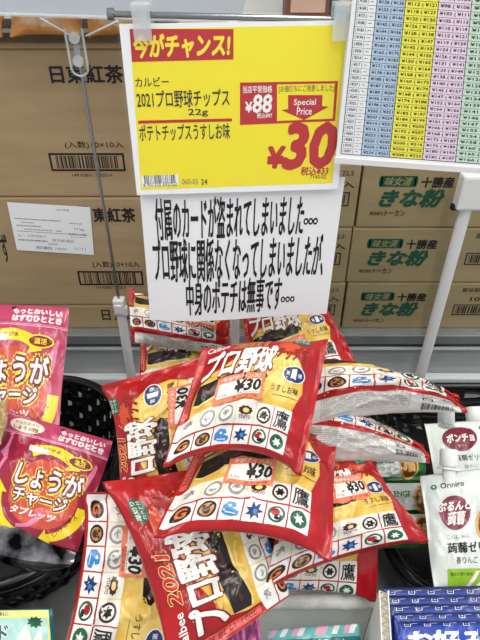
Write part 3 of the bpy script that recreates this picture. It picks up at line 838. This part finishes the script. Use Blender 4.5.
m.add([S.p(0, 1, 0), S.p(1, 1, 0), S.p(1, 0, 0), S.p(0, 0, 0), S.p(0, 1, -.001), S.p(1, 1, -.001), S.p(1, 0, -.001), S.p(0, 0, -.001)], [(3, 2, 1, 0), (4, 5, 6, 7), (0, 1, 5, 4), (1, 2, 6, 5), (2, 3, 7, 6), (3, 0, 4, 7)], 'paper_white')
m.build('printed_sheet', e)
m = MB(); m.hexa([S.p(-.01, -.022, -.002), S.p(1.01, -.022, -.002), S.p(1.01, -.022, .003), S.p(-.01, -.022, .003), S.p(-.01, .012, -.002), S.p(1.01, .012, -.002), S.p(1.01, .012, .003), S.p(-.01, .012, .003)], 'white_plastic')
m.build('bottom_holder', e)

# ------------------------------------------------------------------ poles
Yp = .755
def vpole(px0, py0, py1, r, mt, name_mb):
    p0 = PY(px0, py0, Yp); p1 = PY(px0, py0, Yp); z1 = PY(px0, py1, Yp)[2]
    name_mb.tube([(p0[0], Yp, z1), (p0[0], Yp, p0[2])], r, mt, 14)
pl0 = PY(119, 300, Yp)
e = empty('divider_pole', (pl0[0], Yp, ZD)); tag(e, 'left pole, thin steel rod rising from a white plastic socket to a clear clip', 'pole')
m = MB(); m.tube([(pl0[0], Yp, ZD + .004), (pl0[0], Yp, pl0[2] - .006)], .0086, 'white_plastic', 16); m.build('lower_tube', e)
m = MB(); m.box(pl0[0] - .010, pl0[0] + .010, Yp - .010, Yp + .008, pl0[2] - .028, pl0[2] + .004, 'white_plastic', .003)
m.box(pl0[0] - .006, pl0[0] + .006, Yp - .013, Yp - .009, pl0[2] - .022, pl0[2] - .004, 'white_plastic', .0015)
m.box(pl0[0] + .004, pl0[0] + .013, Yp - .008, Yp + .004, pl0[2] - .03, pl0[2] - .012, 'white_plastic', .002); m.build('socket', e)
zt_ = PY(79, 45, Yp)[2]
m = MB(); m.tube([(pl0[0], Yp, pl0[2]), (pl0[0], Yp, zt_)], .0024, 'steel_rod', 10); m.build('rod', e)
m = MB(); m.box(pl0[0] - .03, pl0[0] + .03, Yp - .012, Yp + .012, ZD + .0005, ZD + .005, 'white_plastic', .002); m.build('base_plate', e)
zc = PY(79, 75, Yp)[2]; zc1 = PY(77, 28, Yp)[2]; xc = pl0[0]
e2 = empty('hanging_clip', (xc, Yp, zc)); tag(e2, 'clear plastic sleeve clip at the top of the left pole', 'clip')
m = MB(); pts = []
for k in range(13):
    t = PI * k / 12; pts.append((xc + .011 * math.cos(t + PI), Yp - .006, zc + .010 - .010 * math.sin(t)))
m.tube([(xc - .011, Yp - .006, zc1)] + pts + [(xc + .011, Yp - .006, zc1)], .0016, 'clear_plastic', 8, up=(0, 1, 0))
m.box(xc - .011, xc + .011, Yp - .008, Yp - .006, zc + .008, zc1, 'sleeve_film')
m.build('sleeve', e2)
m = MB(); 
for z in (zc + .018, zc + .045): m.tube([(xc, Yp - .009, z), (xc, Yp - .005, z)], .007, 'clear_plastic', 14, up=(0, 0, 1))
m.box(xc - .004, xc + .004, Yp - .0045, Yp - .003, zc + .024, zc + .036, 'steel_light', .0005); m.build('rivet', e2)
m = MB(); m.tube([PY(40, 18, UY - .01), PY(70, 35, Yp)], .0012, 'white_plastic', 8); m.build('strap', e2)
m = MB(); m.tube([PY(118, 21, UY - .01), PY(86, 36, Yp)], .0012, 'white_plastic', 8); m.build('strap', e2)

pr = PY(468, 200, Yp)
e = empty('sheet_pole', (pr[0], Yp, ZD)); tag(e, 'right white pole with a square white cap, standing before the soybean flour cartons', 'pole')
m = MB(); m.tube([(pr[0], Yp, ZD + .004), (pr[0], Yp, pr[2] - .0)], .0100, 'white_plastic', 16, ell=(1, .7)); m.build('pole_tube', e)
zt2 = PY(472, 174, Yp)[2]; zb2 = PY(468, 208, Yp)[2]
m = MB(); m.box(pr[0] - .019, pr[0] + .024, Yp - .012, Yp + .012, zb2, zt2, 'white_plastic', .004); m.build('cap', e)
m = MB(); m.box(pr[0] - .023, pr[0] - .012, Yp - .004, Yp + .006, zb2 - .003, zb2 + .006, 'groove_black', .001); m.build('cap_hook', e)
m = MB(); m.tube([(pr[0] + .012, Yp - .0135, zt2 - .012), (pr[0] + .012, Yp - .011, zt2 - .012)], .0018, 'groove_black', 10); m.build('screw', e)
m = MB(); m.box(pr[0] - .03, pr[0] + .03, Yp - .012, Yp + .012, ZD + .0005, ZD + .005, 'white_plastic', .002); m.build('base_plate', e)

# ------------------------------------------------------------------ woven baskets
def oval_basket(cx, cy, rx, ry, zb, zt, label, n=44, rows=6, sq=2.0):
    e = empty('woven_basket', (cx, cy, zb)); tag(e, label, 'basket', 'black woven plastic baskets')
    def pt(t, k, f=1.0):
        c, s_ = math.cos(t), math.sin(t); ex = 2 / sq
        return np.array([cx + rx * k * f * abs(c) ** ex * (1 if c >= 0 else -1), cy + ry * k * f * abs(s_) ** ex * (1 if s_ >= 0 else -1), 0])
    m = MB(); m.tube([pt(2 * PI * i / 80, 1.03) + (0, 0, zt) for i in range(81)], .0075, 'black_plastic', 10, cap=False)
    m.tube([pt(2 * PI * i / 80, 1.05) + (0, 0, zt - .010) for i in range(81)], .0045, 'black_plastic', 8, cap=False); m.build('rim', e)
    m = MB(); H = zt - zb
    def kk(z): return .78 + .22 * ((z - zb) / H) ** .7
    for r_ in range(rows):       # flat weavers going over and under the stakes
        z0 = zb + H * (r_ + .12) / rows; z1 = zb + H * (r_ + .88) / rows; P = []
        for i in range(4 * n + 1):
            t = 2 * PI * i / (4 * n); off = .0045 * math.cos(2 * PI * i / 8 + PI * r_)
            a_, b_ = pt(t, kk(z0)), pt(t, kk(z1)); c0 = np.array([cx, cy, 0])
            da = (a_ - c0) / np.linalg.norm(a_ - c0)
            P.append([a_ + da * off + (0, 0, z0), a_ + da * (off + .0012) + (0, 0, (z0 + z1) / 2), b_ + da * off + (0, 0, z1), b_ + da * (off - .002) + (0, 0, z1), b_ + da * (off - .002) + (0, 0, (z0 + z1) / 2), a_ + da * (off - .002) + (0, 0, z0)])
        m.grid(P, 'black_plastic', False, True)
    for i in range(n):           # stakes
        t = 2 * PI * i / n + PI / n / 2; dt = PI / n * .62; P = []
        for j in range(5):
            z = zb + H * j / 4
            P.append([pt(t - dt, kk(z)) + (0, 0, z), pt(t + dt, kk(z)) + (0, 0, z), pt(t + dt, kk(z), .99) + (0, 0, z), pt(t - dt, kk(z), .99) + (0, 0, z)])
        m.grid(P, 'black_plastic', False, True)
    m.build('woven_wall', e)
    m = MB(); V = [pt(2 * PI * i / 60, .80) + (0, 0, zb + .001) for i in range(60)] + [pt(2 * PI * i / 60, .80) + (0, 0, zb + .005) for i in range(60)]
    m.add(V, [tuple(reversed(range(60))), tuple(range(60, 120))] + [(i, (i + 1) % 60, 60 + (i + 1) % 60, 60 + i) for i in range(60)], 'black_plastic'); m.build('base', e)
    return e
oval_basket(-.335, .498, .150, .180, ZD + .001, Z0 - .625, 'oval black woven basket at the left holding the pink ginger pouches', sq=2.3)
oval_basket(-.345, .165, .158, .125, ZD + .001, Z0 - .625, 'oval black woven basket in the bottom left corner holding the campaign pack', sq=2.3)
oval_basket(.395, .520, .185, .190, ZD + .001, Z0 - .674, 'black woven basket at the right holding the jelly pouches', n=52, sq=5)

# ------------------------------------------------------------------ pink ginger pouches
pl('pouch_pink', (202, 74, 112), rgb2=(184, 58, 96), vscale=6); pl('pouch_red', (158, 36, 62)); pl('pouch_lightpink', (232, 130, 170)); pl('pouch_glow', (206, 84, 62)); pl('pouch_yellow', (246, 214, 40))
pl('pouch_wine', (120, 18, 40)); pl('pouch_palepink', (246, 200, 216)); pl('pouch_cream', (240, 226, 200)); mat('foil', (210, 205, 206), rough=.14, metal=.9, rgb2=(14, 13, 14), vscale=22, bump=.6, bscale=30); pl('pouch_back', (190, 180, 184))  # foil: near-black noise blotches paint dark reflections into the silver colour
def ginger_art(red):
    a = Art()
    if red: a.rect(0, 0, 1, .78, 'pouch_red', 1)
    a.rect(0, .775, 1, .785, 'pouch_lightpink', 2)
    a.rect(0, .765, 1, .770, 'pouch_palepink', 2)
    a.disc(.55, .935, .022, .018, 'film_black', 3)
    a.disc(.22, .865, .17, .075, 'pouch_cream', 3, n=32)
    a.text('からだめぐり', .10, .870, .33, .905, 'pouch_wine', 4, .01); a.text('しょうが粉', .10, .815, .34, .855, 'pouch_wine', 4, .03)
    a.text('カンロの', .04, .955, .22, .975, 'film_white', 4)
    for (t, y) in (('もっとおいしい', .87), ('はずむひととき', .80)):
        a.text(t, .55, y, .95, y + .055, 'pouch_palepink', 3, .09); a.text(t, .55, y, .95, y + .055, 'film_white', 4, .03)
    # swirl arrows
    def arc(c0, r0, r1, t0, t1, mm, lay):
        n = 14; P1 = []; P2 = []
        for i in range(n + 1):
            t = math.radians(t0 + (t1 - t0) * i / n); P1.append((c0[0] + r1 * math.cos(t), c0[1] + r1 * .86 * math.sin(t))); P2.append((c0[0] + r0 * math.cos(t), c0[1] + r0 * .86 * math.sin(t)))
        a.poly(P1 + P2[::-1], mm, lay)
        t = math.radians(t1); e_ = math.radians(t1 + (14 if t1 > t0 else -14)); rm = (r0 + r1) / 2
        a.poly([(c0[0] + (r1 + .05) * math.cos(t), c0[1] + (r1 + .05) * .86 * math.sin(t)), (c0[0] + (r0 - .05) * math.cos(t), c0[1] + (r0 - .05) * .86 * math.sin(t)), (c0[0] + rm * math.cos(e_), c0[1] + rm * .86 * math.sin(e_))][::1 if t1 > t0 else -1], mm, lay)
    C0 = (.55, .37)
    a.disc(.57, .38, .31, .25, 'pouch_glow', 2, n=36)
    arc(C0, .34, .43, 120, 60, 'pouch_yellow', 4); arc(C0, .34, .43, 0, -65, 'pouch_yellow', 4); arc(C0, .36, .48, 250, 185, 'pouch_yellow', 4)
    a.text('しょうが末', .40, .685, .62, .715, 'pouch_wine', 5, .02)
    a.text('ヒハツエキス', .70, .19, .95, .23, 'pouch_wine', 5, .02, 0, 55); a.text('アムラ果実末', .02, .22, .26, .26, 'pouch_wine', 5, .02, 0, -55)
    for (b_, mm, l) in ((.20, 'pouch_yellow', 5.1), (.13, 'pouch_wine', 6.1), (.025, 'film_white', 8)):
        a.text('しょうが', .29, .42, .88, .57, mm, l, b_); a.text('チャージ', .31, .30, .80, .40, mm, l, b_)
    a.text('タブレッツ', .32, .215, .74, .275, 'film_white', 7, .04, .2)
    a.disc(.80, .665, .11, .045, 'pouch_yellow', 6, n=28); a.disc(.80, .665, .095, .036, 'pouch_wine', 7, n=28); a.text('温活', .75, .645, .85, .685, 'pouch_yellow', 8, .03)
    a.poly([(.33, .66), (.52, .655), (.52, .695), (.33, .70)], 'film_white', 9)
    # dancing figures and ginger slices
    a.poly([(.05, .60), (.09, .66), (.12, .74), (.14, .73), (.12, .64), (.15, .56), (.10, .47), (.08, .48), (.11, .57)], 'pouch_lightpink', 3)
    a.disc(.12, .755, .02, .018, 'pouch_lightpink', 3)
    a.poly([(.40, .10), (.52, .13), (.60, .20), (.57, .24), (.53, .20), (.50, .16), (.40, .13)], 'pouch_lightpink', 3); a.disc(.585, .255, .02, .018, 'pouch_lightpink', 3)
    a.poly([(.89, .60), (.93, .70), (.95, .68), (.93, .55), (.91, .48), (.90, .50)], 'pouch_lightpink', 3)
    a.disc(.10, .12, .07, .04, 'pouch_cream', 3, wob=.05, n=24); a.disc(.19, .085, .07, .035, 'film_pale', 4, wob=.05, n=24)
    a.rect(.02, .02, .26, .05, 'pouch_yellow', 5); a.text('国産しょうが', .04, .025, .24, .045, 'pouch_wine', 6)
    return Cut(a)
g1, g2 = ginger_art(False), ginger_art(True)
e, f1 = simple_bag('ginger_tablet_pouch', 'rear pink ginger tablet pouch standing upright in front of the tea cartons', 'pouch', 'pink ginger tablet pouches',
    [PT(-48, 302, .80), PT(69, 307, .80), PT(57, 450, .70), PT(-48, 446, .70)], .016, 'pouch_pink', 'pouch_back', g1, seed=61, wr=.55, sw=.05, shrink=0, ex=.8)
e, f2 = simple_bag('ginger_tablet_pouch', 'front pink ginger tablet pouch with dark red centre, tilted in the left basket', 'pouch', 'pink ginger tablet pouches',
    [PT(9, 411, .70), PT(113, 441, .69), PT(77, 552, .625), PT(-26, 524, .635)], .016, 'pouch_pink', 'pouch_back', g2, seed=67, wr=.6, sw=.05, shrink=0, ex=.8)
# foil gusset of the front pouch
P = []
for i in range(25):
    t = i / 24; row = []
    for j in range(7):
        s_ = j / 6; w_ = math.sin(PI * t) ** .5
        top = PT(-28 + 104 * t, 526 + 26 * t - 10 * math.sin(PI * t), .628); bot = PT(-20 + 96 * t, 540 + 14 * t + 24 * w_, .632)
        row.append(top * (1 - s_) + bot * s_ + np.array([0, -.012, 0]) * math.sin(PI * s_))
    P.append(row)
m = MB(); m.grid(P[::-1], 'foil'); o = m.build('foil_gusset', e)

# brown snack bag at the left edge
mat('crumb_brown', (150, 116, 76), rough=.4, rgb2=(206, 180, 130), vscale=60)
simple_bag('brown_snack_bag', 'brown grainy snack bag at the left edge between the pink pouches', 'snack bag', None,
    [PT(-70, 396, .675), PT(9, 400, .67), PT(2, 445, .65), PT(-70, 450, .65)], .008, 'crumb_brown', 'crumb_brown', None, seed=71, wr=1)

# campaign pack
pl('camp_blue', (176, 220, 214)); pl('camp_yellow', (244, 236, 150)); pl('camp_teal', (22, 104, 110)); pl('camp_violet', (150, 130, 190))
a = Art(); a.rect(0, 0, 1, 1, 'camp_teal', 1); a.rect(.03, .03, .97, .965, 'camp_yellow', 2); a.rect(.05, .1, .95, .86, 'camp_blue', 3)
a.text('当たり総計5万名様に', .08, .885, .62, .935, 'camp_teal', 5, .01)
for (b_, mm, l) in ((.08, 'film_white', 5), (.02, 'camp_teal', 7)):
    a.text('プロカード', .05, .64, .62, .80, mm, l, b_); a.text('キャンペーン', .05, .44, .66, .58, mm, l, b_)
a.rect(.05, .30, .62, .37, 'film_red', 5); a.text('プレゼント実施中', .08, .31, .58, .36, 'film_white', 6, .02)
a.poly([(.66, .40), (.70, .70), (.78, .80), (.82, .66), (.90, .78), (.92, .50), (.86, .36)], 'film_white', 5); a.poly([(.74, .42), (.77, .64), (.84, .60), (.82, .40)], 'camp_violet', 6)
a.disc(.85, .82, .06, .05, 'film_green', 5, wob=.2, n=18); a.disc(.70, .46, .05, .05, 'film_orange', 7, wob=.2, n=16)
simple_bag('campaign_snack_pack', 'pale blue and yellow campaign snack pack lying in the bottom left basket', 'snack pack', None,
    [PT(-60, 612, .575), PT(52, 608, .575), PT(62, 740, .49), PT(-60, 740, .49)], .010, 'camp_blue', 'camp_teal', Cut(a), seed=73, wr=.4, sw=.04, shrink=0)

# ------------------------------------------------------------------ jelly pouches on the right
pl('jelly_white', (226, 232, 226), rgb2=(212, 220, 214), vscale=9); pl('jelly_green', (150, 196, 50)); pl('jelly_plum', (122, 24, 52)); pl('jelly_gold', (214, 170, 90)); pl('jelly_brown', (120, 62, 24)); pl('jelly_grey', (150, 156, 150)); pl('jelly_darkgreen', (40, 110, 50))
def jelly_art(kind):
    a = Art()
    if kind == 1:
        a.text('Orihiro', .22, .80, .50, .855, 'film_black', 3, .02); a.disc(.14, .825, .035, .026, 'film_teal', 3); a.disc(.14, .825, .016, .012, 'jelly_white', 4)
        a.disc(.35, .60, .19, .125, 'jelly_plum', 3, n=32)
        a.text('ぷるんと', .14, .61, .56, .675, 'film_white', 5, .04, .3); a.text('蒟蒻', .25, .51, .47, .60, 'film_white', 5, .03, .3)
        a.text('こんにゃく', .22, .415, .50, .445, 'jelly_grey', 4, .01)
        a.text('蒟蒻ゼリー', .22, .32, .86, .39, 'film_black', 4, .03); a.text('吾りんご', .32, .24, .62, .29, 'film_black', 4, .01)
        a.disc(.78, .50, .18, .12, 'jelly_gold', 5, n=30); a.disc(.78, .50, .145, .098, 'jelly_brown', 6, n=30); a.text('3個', .68, .46, .86, .54, 'jelly_gold', 7, .05)
        a.rect(.20, .02, .97, .20, 'jelly_green', 3); a.text('機能性表示食品', .24, .14, .55, .17, 'film_black', 4)
        a.poly([(.45, .02), (.60, .18), (.66, .18), (.52, .02)], 'film_white', 5); a.poly([(.62, .05), (.85, .18), (.88, .15), (.66, .02)], 'film_white', 5)
    else:
        a.disc(.36, .80, .20, .105, 'jelly_plum', 3, n=32); a.text('ポンチョ', .21, .765, .52, .835, 'film_white', 5, .05); a.text('ゼリー', .32, .72, .42, .745, 'film_white', 5)
        a.text('蒟蒻ゼリー', .26, .63, .62, .67, 'film_black', 4, .01); a.text('味わい', .36, .58, .52, .61, 'jelly_grey', 4)
        a.disc(.86, .62, .19, .11, 'jelly_gold', 5, n=30); a.disc(.86, .62, .15, .085, 'jelly_brown', 6, n=30); a.text('3個', .77, .585, .95, .655, 'jelly_gold', 7, .05)
        a.poly([(.60, .88), (.66, .80), (.80, .82), (.92, .90), (.80, .97), (.66, .95)], 'jelly_darkgreen', 3); a.poly([(.62, .84), (.78, .80), (.82, .84), (.70, .88)], 'jelly_green', 4)
        a.rect(.25, .10, .98, .50, 'jelly_green', 3); a.rect(.25, .30, .98, .33, 'film_white', 4)
    return Cut(a)
j1, j2 = jelly_art(1), jelly_art(2)
def jelly(label, q, art, cap, capmat, seed, clip=None):
    c = [PT(*p) for p in q]
    e, f = simple_bag('jelly_pouch', label, 'pouch', 'white jelly pouches with spouts', c, .014, 'jelly_white', 'jelly_grey', art, seed=seed, wr=.5, sw=.06, shrink=0, ex=.8)
    b0 = PT(*cap[0]); b1 = PT(*cap[1]); L = np.linalg.norm(b1 - b0); d = (b1 - b0) / L; r_ = cap[2]
    m = MB(); m.tube([b0 - d * .012, b0 + d * L * .35], r_ * .72, capmat, 18); m.tube([b0 + d * L * .18, b0 + d * L * .26], r_ * 1.15, capmat, 18); sp = m.build('spout', e)
    m = MB(); pts = [b0 + d * L * .3, b0 + d * L * .33, b0 + d * L * .94, b1]; m.tube(pts, [r_ * .94, r_, r_ * .97, r_ * .82], capmat, 24)
    m2 = m.build('cap', sp); return e
mat('cap_white', (232, 234, 232), rough=.35); mat('cap_clear', (214, 220, 218), rough=.15, trans=.6)
jelly('front white jelly pouch with a large plum circle below its white spout cap', [(420, 476, .66), (500, 466, .66), (500, 588, .60), (434, 588, .60)], j1, ((449, 474, .655), (449, 449, .662), .0115), 'cap_white', 81)
jelly('white jelly pouch with a red oval label and a clear cap', [(424, 424, .77), (510, 418, .77), (520, 560, .66), (452, 560, .67)], j2, ((446, 432, .765), (446, 408, .775), .0125), 'cap_clear', 83)
jelly('jelly pouch at the right edge of which only the white cap and shoulder show', [(470, 430, .82), (540, 424, .82), (550, 540, .75), (490, 540, .75)], j2, ((477, 432, .80), (474, 407, .81), .0142), 'cap_white', 85)

# green packs lying behind
pl('roll_green', (36, 110, 52)); pl('roll_white', (222, 226, 222), rgb2=(200, 206, 202), vscale=20)
a = Art(); a.rect(0, 0, 1, .30, 'roll_green', 1); a.rect(.90, 0, 1, 1, 'roll_green', 2)
a.text('CHALLENGE', .42, .62, .72, .74, 'jelly_darkgreen', 3, .03); a.text('蒟蒻畑ライト', .42, .44, .74, .56, 'jelly_grey', 3, .02)
a.disc(.84, .58, .085, .36, 'jelly_gold', 4, n=28); a.disc(.84, .58, .07, .29, 'jelly_brown', 5, n=28); a.text('3個', .79, .44, .89, .72, 'jelly_gold', 6, .05)
rc = Cut(a)
rl = ['top', 'middle', 'bottom']
for i, (yy, dx, t) in enumerate(((468, -6, .74), (500, 8, .70), (531, 8, .67))):
    e, f = simple_bag('green_jelly_pack', f'green and white jelly pack with round gold mark, {rl[i]} of the three', 'food pack', 'green and white jelly packs',
        [PT(312 + dx, yy - 17, t + .01), PT(432 + dx, yy - 17, t + .01), PT(430 + dx, yy + 17, t), PT(312 + dx, yy + 17, t)], .018, 'roll_white', 'roll_green', rc, seed=91 + i, wr=.7, sw=.04, shrink=0)

# ------------------------------------------------------------------ container under the pile
zr = Z0 - .628
e = empty('foam_container', (.05, .40, ZD)); tag(e, 'white container with a thick foam rim carrying the pile of chip bags', 'container')
x0, x1, y0, y1 = -.10, .158, .300, .54
m = MB(); tk = .006
m.box(x0, x1, y0, y0 + tk, ZD + .001, zr - .006, 'carton_white'); m.box(x0, x1, y1 - tk, y1, ZD + .001, zr - .006, 'carton_white')
m.box(x0, x0 + tk, y0 + tk, y1 - tk, ZD + .001, zr - .006, 'carton_white'); m.box(x1 - tk, x1, y0 + tk, y1 - tk, ZD + .001, zr - .006, 'carton_white')
m.box(x0 + tk, x1 - tk, y0 + tk, y1 - tk, ZD + .001, ZD + .007, 'carton_white'); m.build('container_body', e)
m = MB()
def wob(p, k): return np.array(p) + np.array([0, .0025 * noise.noise(Vector((k * .7, 1, 2))), .003 * noise.noise(Vector((k * .9, 5, 2)))])
n_ = 30
loop = [(x0 + (x1 - x0) * i / n_, y0 + .002, zr - .004) for i in range(n_ + 1)] + [(x1 - .002, y0 + (y1 - y0) * i / n_, zr - .004) for i in range(1, n_ + 1)] + [(x1 - (x1 - x0) * i / n_, y1 - .002, zr - .004) for i in range(1, n_ + 1)] + [(x0 + .002, y1 - (y1 - y0) * i / n_, zr - .004) for i in range(1, n_ + 1)]
m.tube([wob(p, k) for k, p in enumerate(loop)], .0085, 'foam_white', 12, cap=False); m.build('foam_rim', e)

# packs in front of the container
pl('fruit_pink', (226, 110, 170)); pl('fruit_purple', (150, 60, 120)); pl('stripe_teal', (110, 190, 190)); pl('stripe_pink', (232, 170, 196)); pl('stripe_white', (240, 240, 236)); 
a = Art(); a.text('PLUM', .10, .60, .90, .86, 'fruit_purple', 3, .06); a.text('うめ味', .12, .30, .88, .52, 'film_white', 3, .05); a.rect(0, .90, 1, .95, 'film_white', 2)
simple_bag('pink_sweet_pack', 'pink and purple sweet pack at the bottom edge beside the frontmost chip bag', 'sweet pack', None,
    [PT(222, 622, .565), PT(258, 614, .575), PT(268, 700, .53), PT(230, 706, .53)], .008, 'fruit_pink', 'fruit_purple', Cut(a), seed=101, wr=.5, sw=.05, shrink=0)
a = Art(); cs = ['stripe_pink', 'stripe_teal', 'stripe_white', 'stripe_teal', 'stripe_pink', 'stripe_white', 'stripe_teal', 'stripe_teal', 'stripe_pink']
for k in range(16):
    x = k / 16; x2 = min(1, x + .0625)
    a.poly([(x, .86), (x2, .86), (min(1, x2 + .05), 1), (min(1, x + .05), 1)], cs[k % 9], 2)
a.rect(0, .62, 1, .82, 'film_teal', 2); a.text('やさしいウエットティッシュ', .10, .64, .9, .80, 'stripe_white', 3, .04)
simple_bag('teal_striped_pack', 'teal and pink striped flat pack at the bottom edge in front of the white container', 'packet', None,
    [PT(268, 630, .575), PT(358, 624, .575), PT(372, 720, .53), PT(262, 720, .53)], .010, 'stripe_teal', 'stripe_teal', Cut(a), seed=103, wr=.4, sw=.04, shrink=0)

# ------------------------------------------------------------------ corrugated box with the blue packs
e = empty('corrugated_box', (.27, .26, ZD)); tag(e, 'white open corrugated box with exposed flutes holding the blue flour packs', 'box')
zb = Z0 - .545; m = MB(); tk = .010
def bx(X, Y): return X - (.272 - Y) * .17     # the box stands a little askew
xl, xr_, ya, yb = .1445, .39, .06, .272
def wall_(x0, x1, y0, y1, z0, z1): m.hexa([(bx(x0, y0), y0, z0), (bx(x1, y0), y0, z0), (bx(x1, y1), y1, z0), (bx(x0, y1), y1, z0), (bx(x0, y0), y0, z1), (bx(x1, y0), y0, z1), (bx(x1, y1), y1, z1), (bx(x0, y1), y1, z1)], 'carton_white')
wall_(xl, xl + .0012, ya, yb, ZD + .001, zb); wall_(xl + tk - .0012, xl + tk, ya, yb, ZD + .001, zb); wall_(xl + .0012, xl + tk - .0012, ya, yb, ZD + .001, zb - .006)
wall_(xr_ - tk, xr_, ya, yb, ZD + .001, zb); wall_(xl + tk, xr_ - tk, yb + .006 - tk, yb + .006, ZD + .001, zb - .06); wall_(xl + tk, xr_ - tk, ya, ya + tk, ZD + .001, zb - .09)
wall_(xl + tk, xr_ - tk, ya + tk, yb - tk, ZD + .001, ZD + .006); m.build('box_body', e)
m = MB(); n_ = 52
zz = [(bx(xl + .0014 + (tk - .0028) * (i % 2), ya + (yb - ya) * i / n_), ya + (yb - ya) * i / n_, zb - .001) for i in range(n_ + 1)]
for i in range(n_): m.tube([zz[i], zz[i + 1]], .0009, 'flute_beige', 6, cap=False)
m.build('fluted_edge', e)
pl('flour_blue', (20, 62, 168), rgb2=(14, 44, 138), vscale=30); pl('flour_dark', (14, 34, 100)); pl('flour_white', (224, 232, 244))
def flour_art():
    a = Art(); a.rect(0, .93, 1, 1, 'flour_dark', 1)
    for k in range(6):
        x = .05 + k * .17
        a.line((x, .955), (x, .915), .006, 'flour_white', 3); a.line((x, .915), (x + .05, .915), .006, 'flour_white', 3); a.line((x + .05, .915), (x + .05, .955), .006, 'flour_white', 3); a.line((x + .015, .94), (x + .035, .94), .006, 'flour_white', 3)
        a.line((x + .06, .955), (x + .11, .96), .004, 'flour_white', 3)
        a.line((x + .12, .86), (x + .105, .60), .005, 'flour_white', 3)
    a.text('お好み焼', .08, .62, .98, .85, 'flour_white', 4, .05); a.text('お好み焼粉', .2, .2, .8, .4, 'flour_white', 4, .03)
    return Cut(a)
fc = flour_art()
pos = ['front', 'second', 'third', 'fourth', 'rearmost']
for i in range(5):
    dy = -8.5 * i; t = .515 + .014 * i; lx = 240 + .157 / t * F
    e, f = simple_bag('blue_flour_pack', f'blue flour pack with white characters, {pos[i]} of five in the box', 'flour pack', 'blue flour packs',
        [PT(lx, 622 + dy, t), PT(lx + 114, 620 + dy, t), PT(lx + 120, 725 + dy * .2, t - .05), PT(lx + 2, 725 + dy * .2, t - .05)], .0038, 'flour_blue', 'flour_blue', fc, seed=111 + i, wr=.25, sw=.02, shrink=0, ex=.4)

# ------------------------------------------------------------------ light
w = bpy.data.worlds.new('World'); SC.world = w; w.use_nodes = True
w.node_tree.nodes['Background'].inputs[0].default_value = (.86, .92, 1, 1)
w.node_tree.nodes['Background'].inputs[1].default_value = .80
mat('lamp_glass', (255, 255, 250)); b_ = MATS['lamp_glass'].node_tree.nodes['Principled BSDF']; b_.inputs['Emission Color'].default_value = (1, .98, .94, 1); b_.inputs['Emission Strength'].default_value = 10
for i, (x, y, nm) in enumerate(((-1.1, .1, 'left'), (.25, -.3, 'middle'), (1.5, .1, 'right'))):
    e = empty('ceiling_lamp', (x, y, 2.95)); tag(e, f'long fluorescent ceiling lamp out of view, {nm} of three', 'lamp', 'ceiling lamps')
    m = MB(); m.box(x - .12, x + .12, y - 1.2, y + 1.2, 2.95, 2.995, 'enamel_white'); m.build('housing', e)
    m = MB(); m.box(x - .10, x + .10, y - 1.15, y + 1.15, 2.935, 2.949, 'lamp_glass'); m.build('tube_cover', e)
    L = bpy.data.lights.new('lamp', 'AREA'); L.shape = 'RECTANGLE'; L.size = .2; L.size_y = 2.3; L.energy = 18; L.color = (1, .98, .94)
    o = bpy.data.objects.new('lamp', L); COL.objects.link(o); o.location = (x, y, 2.93)
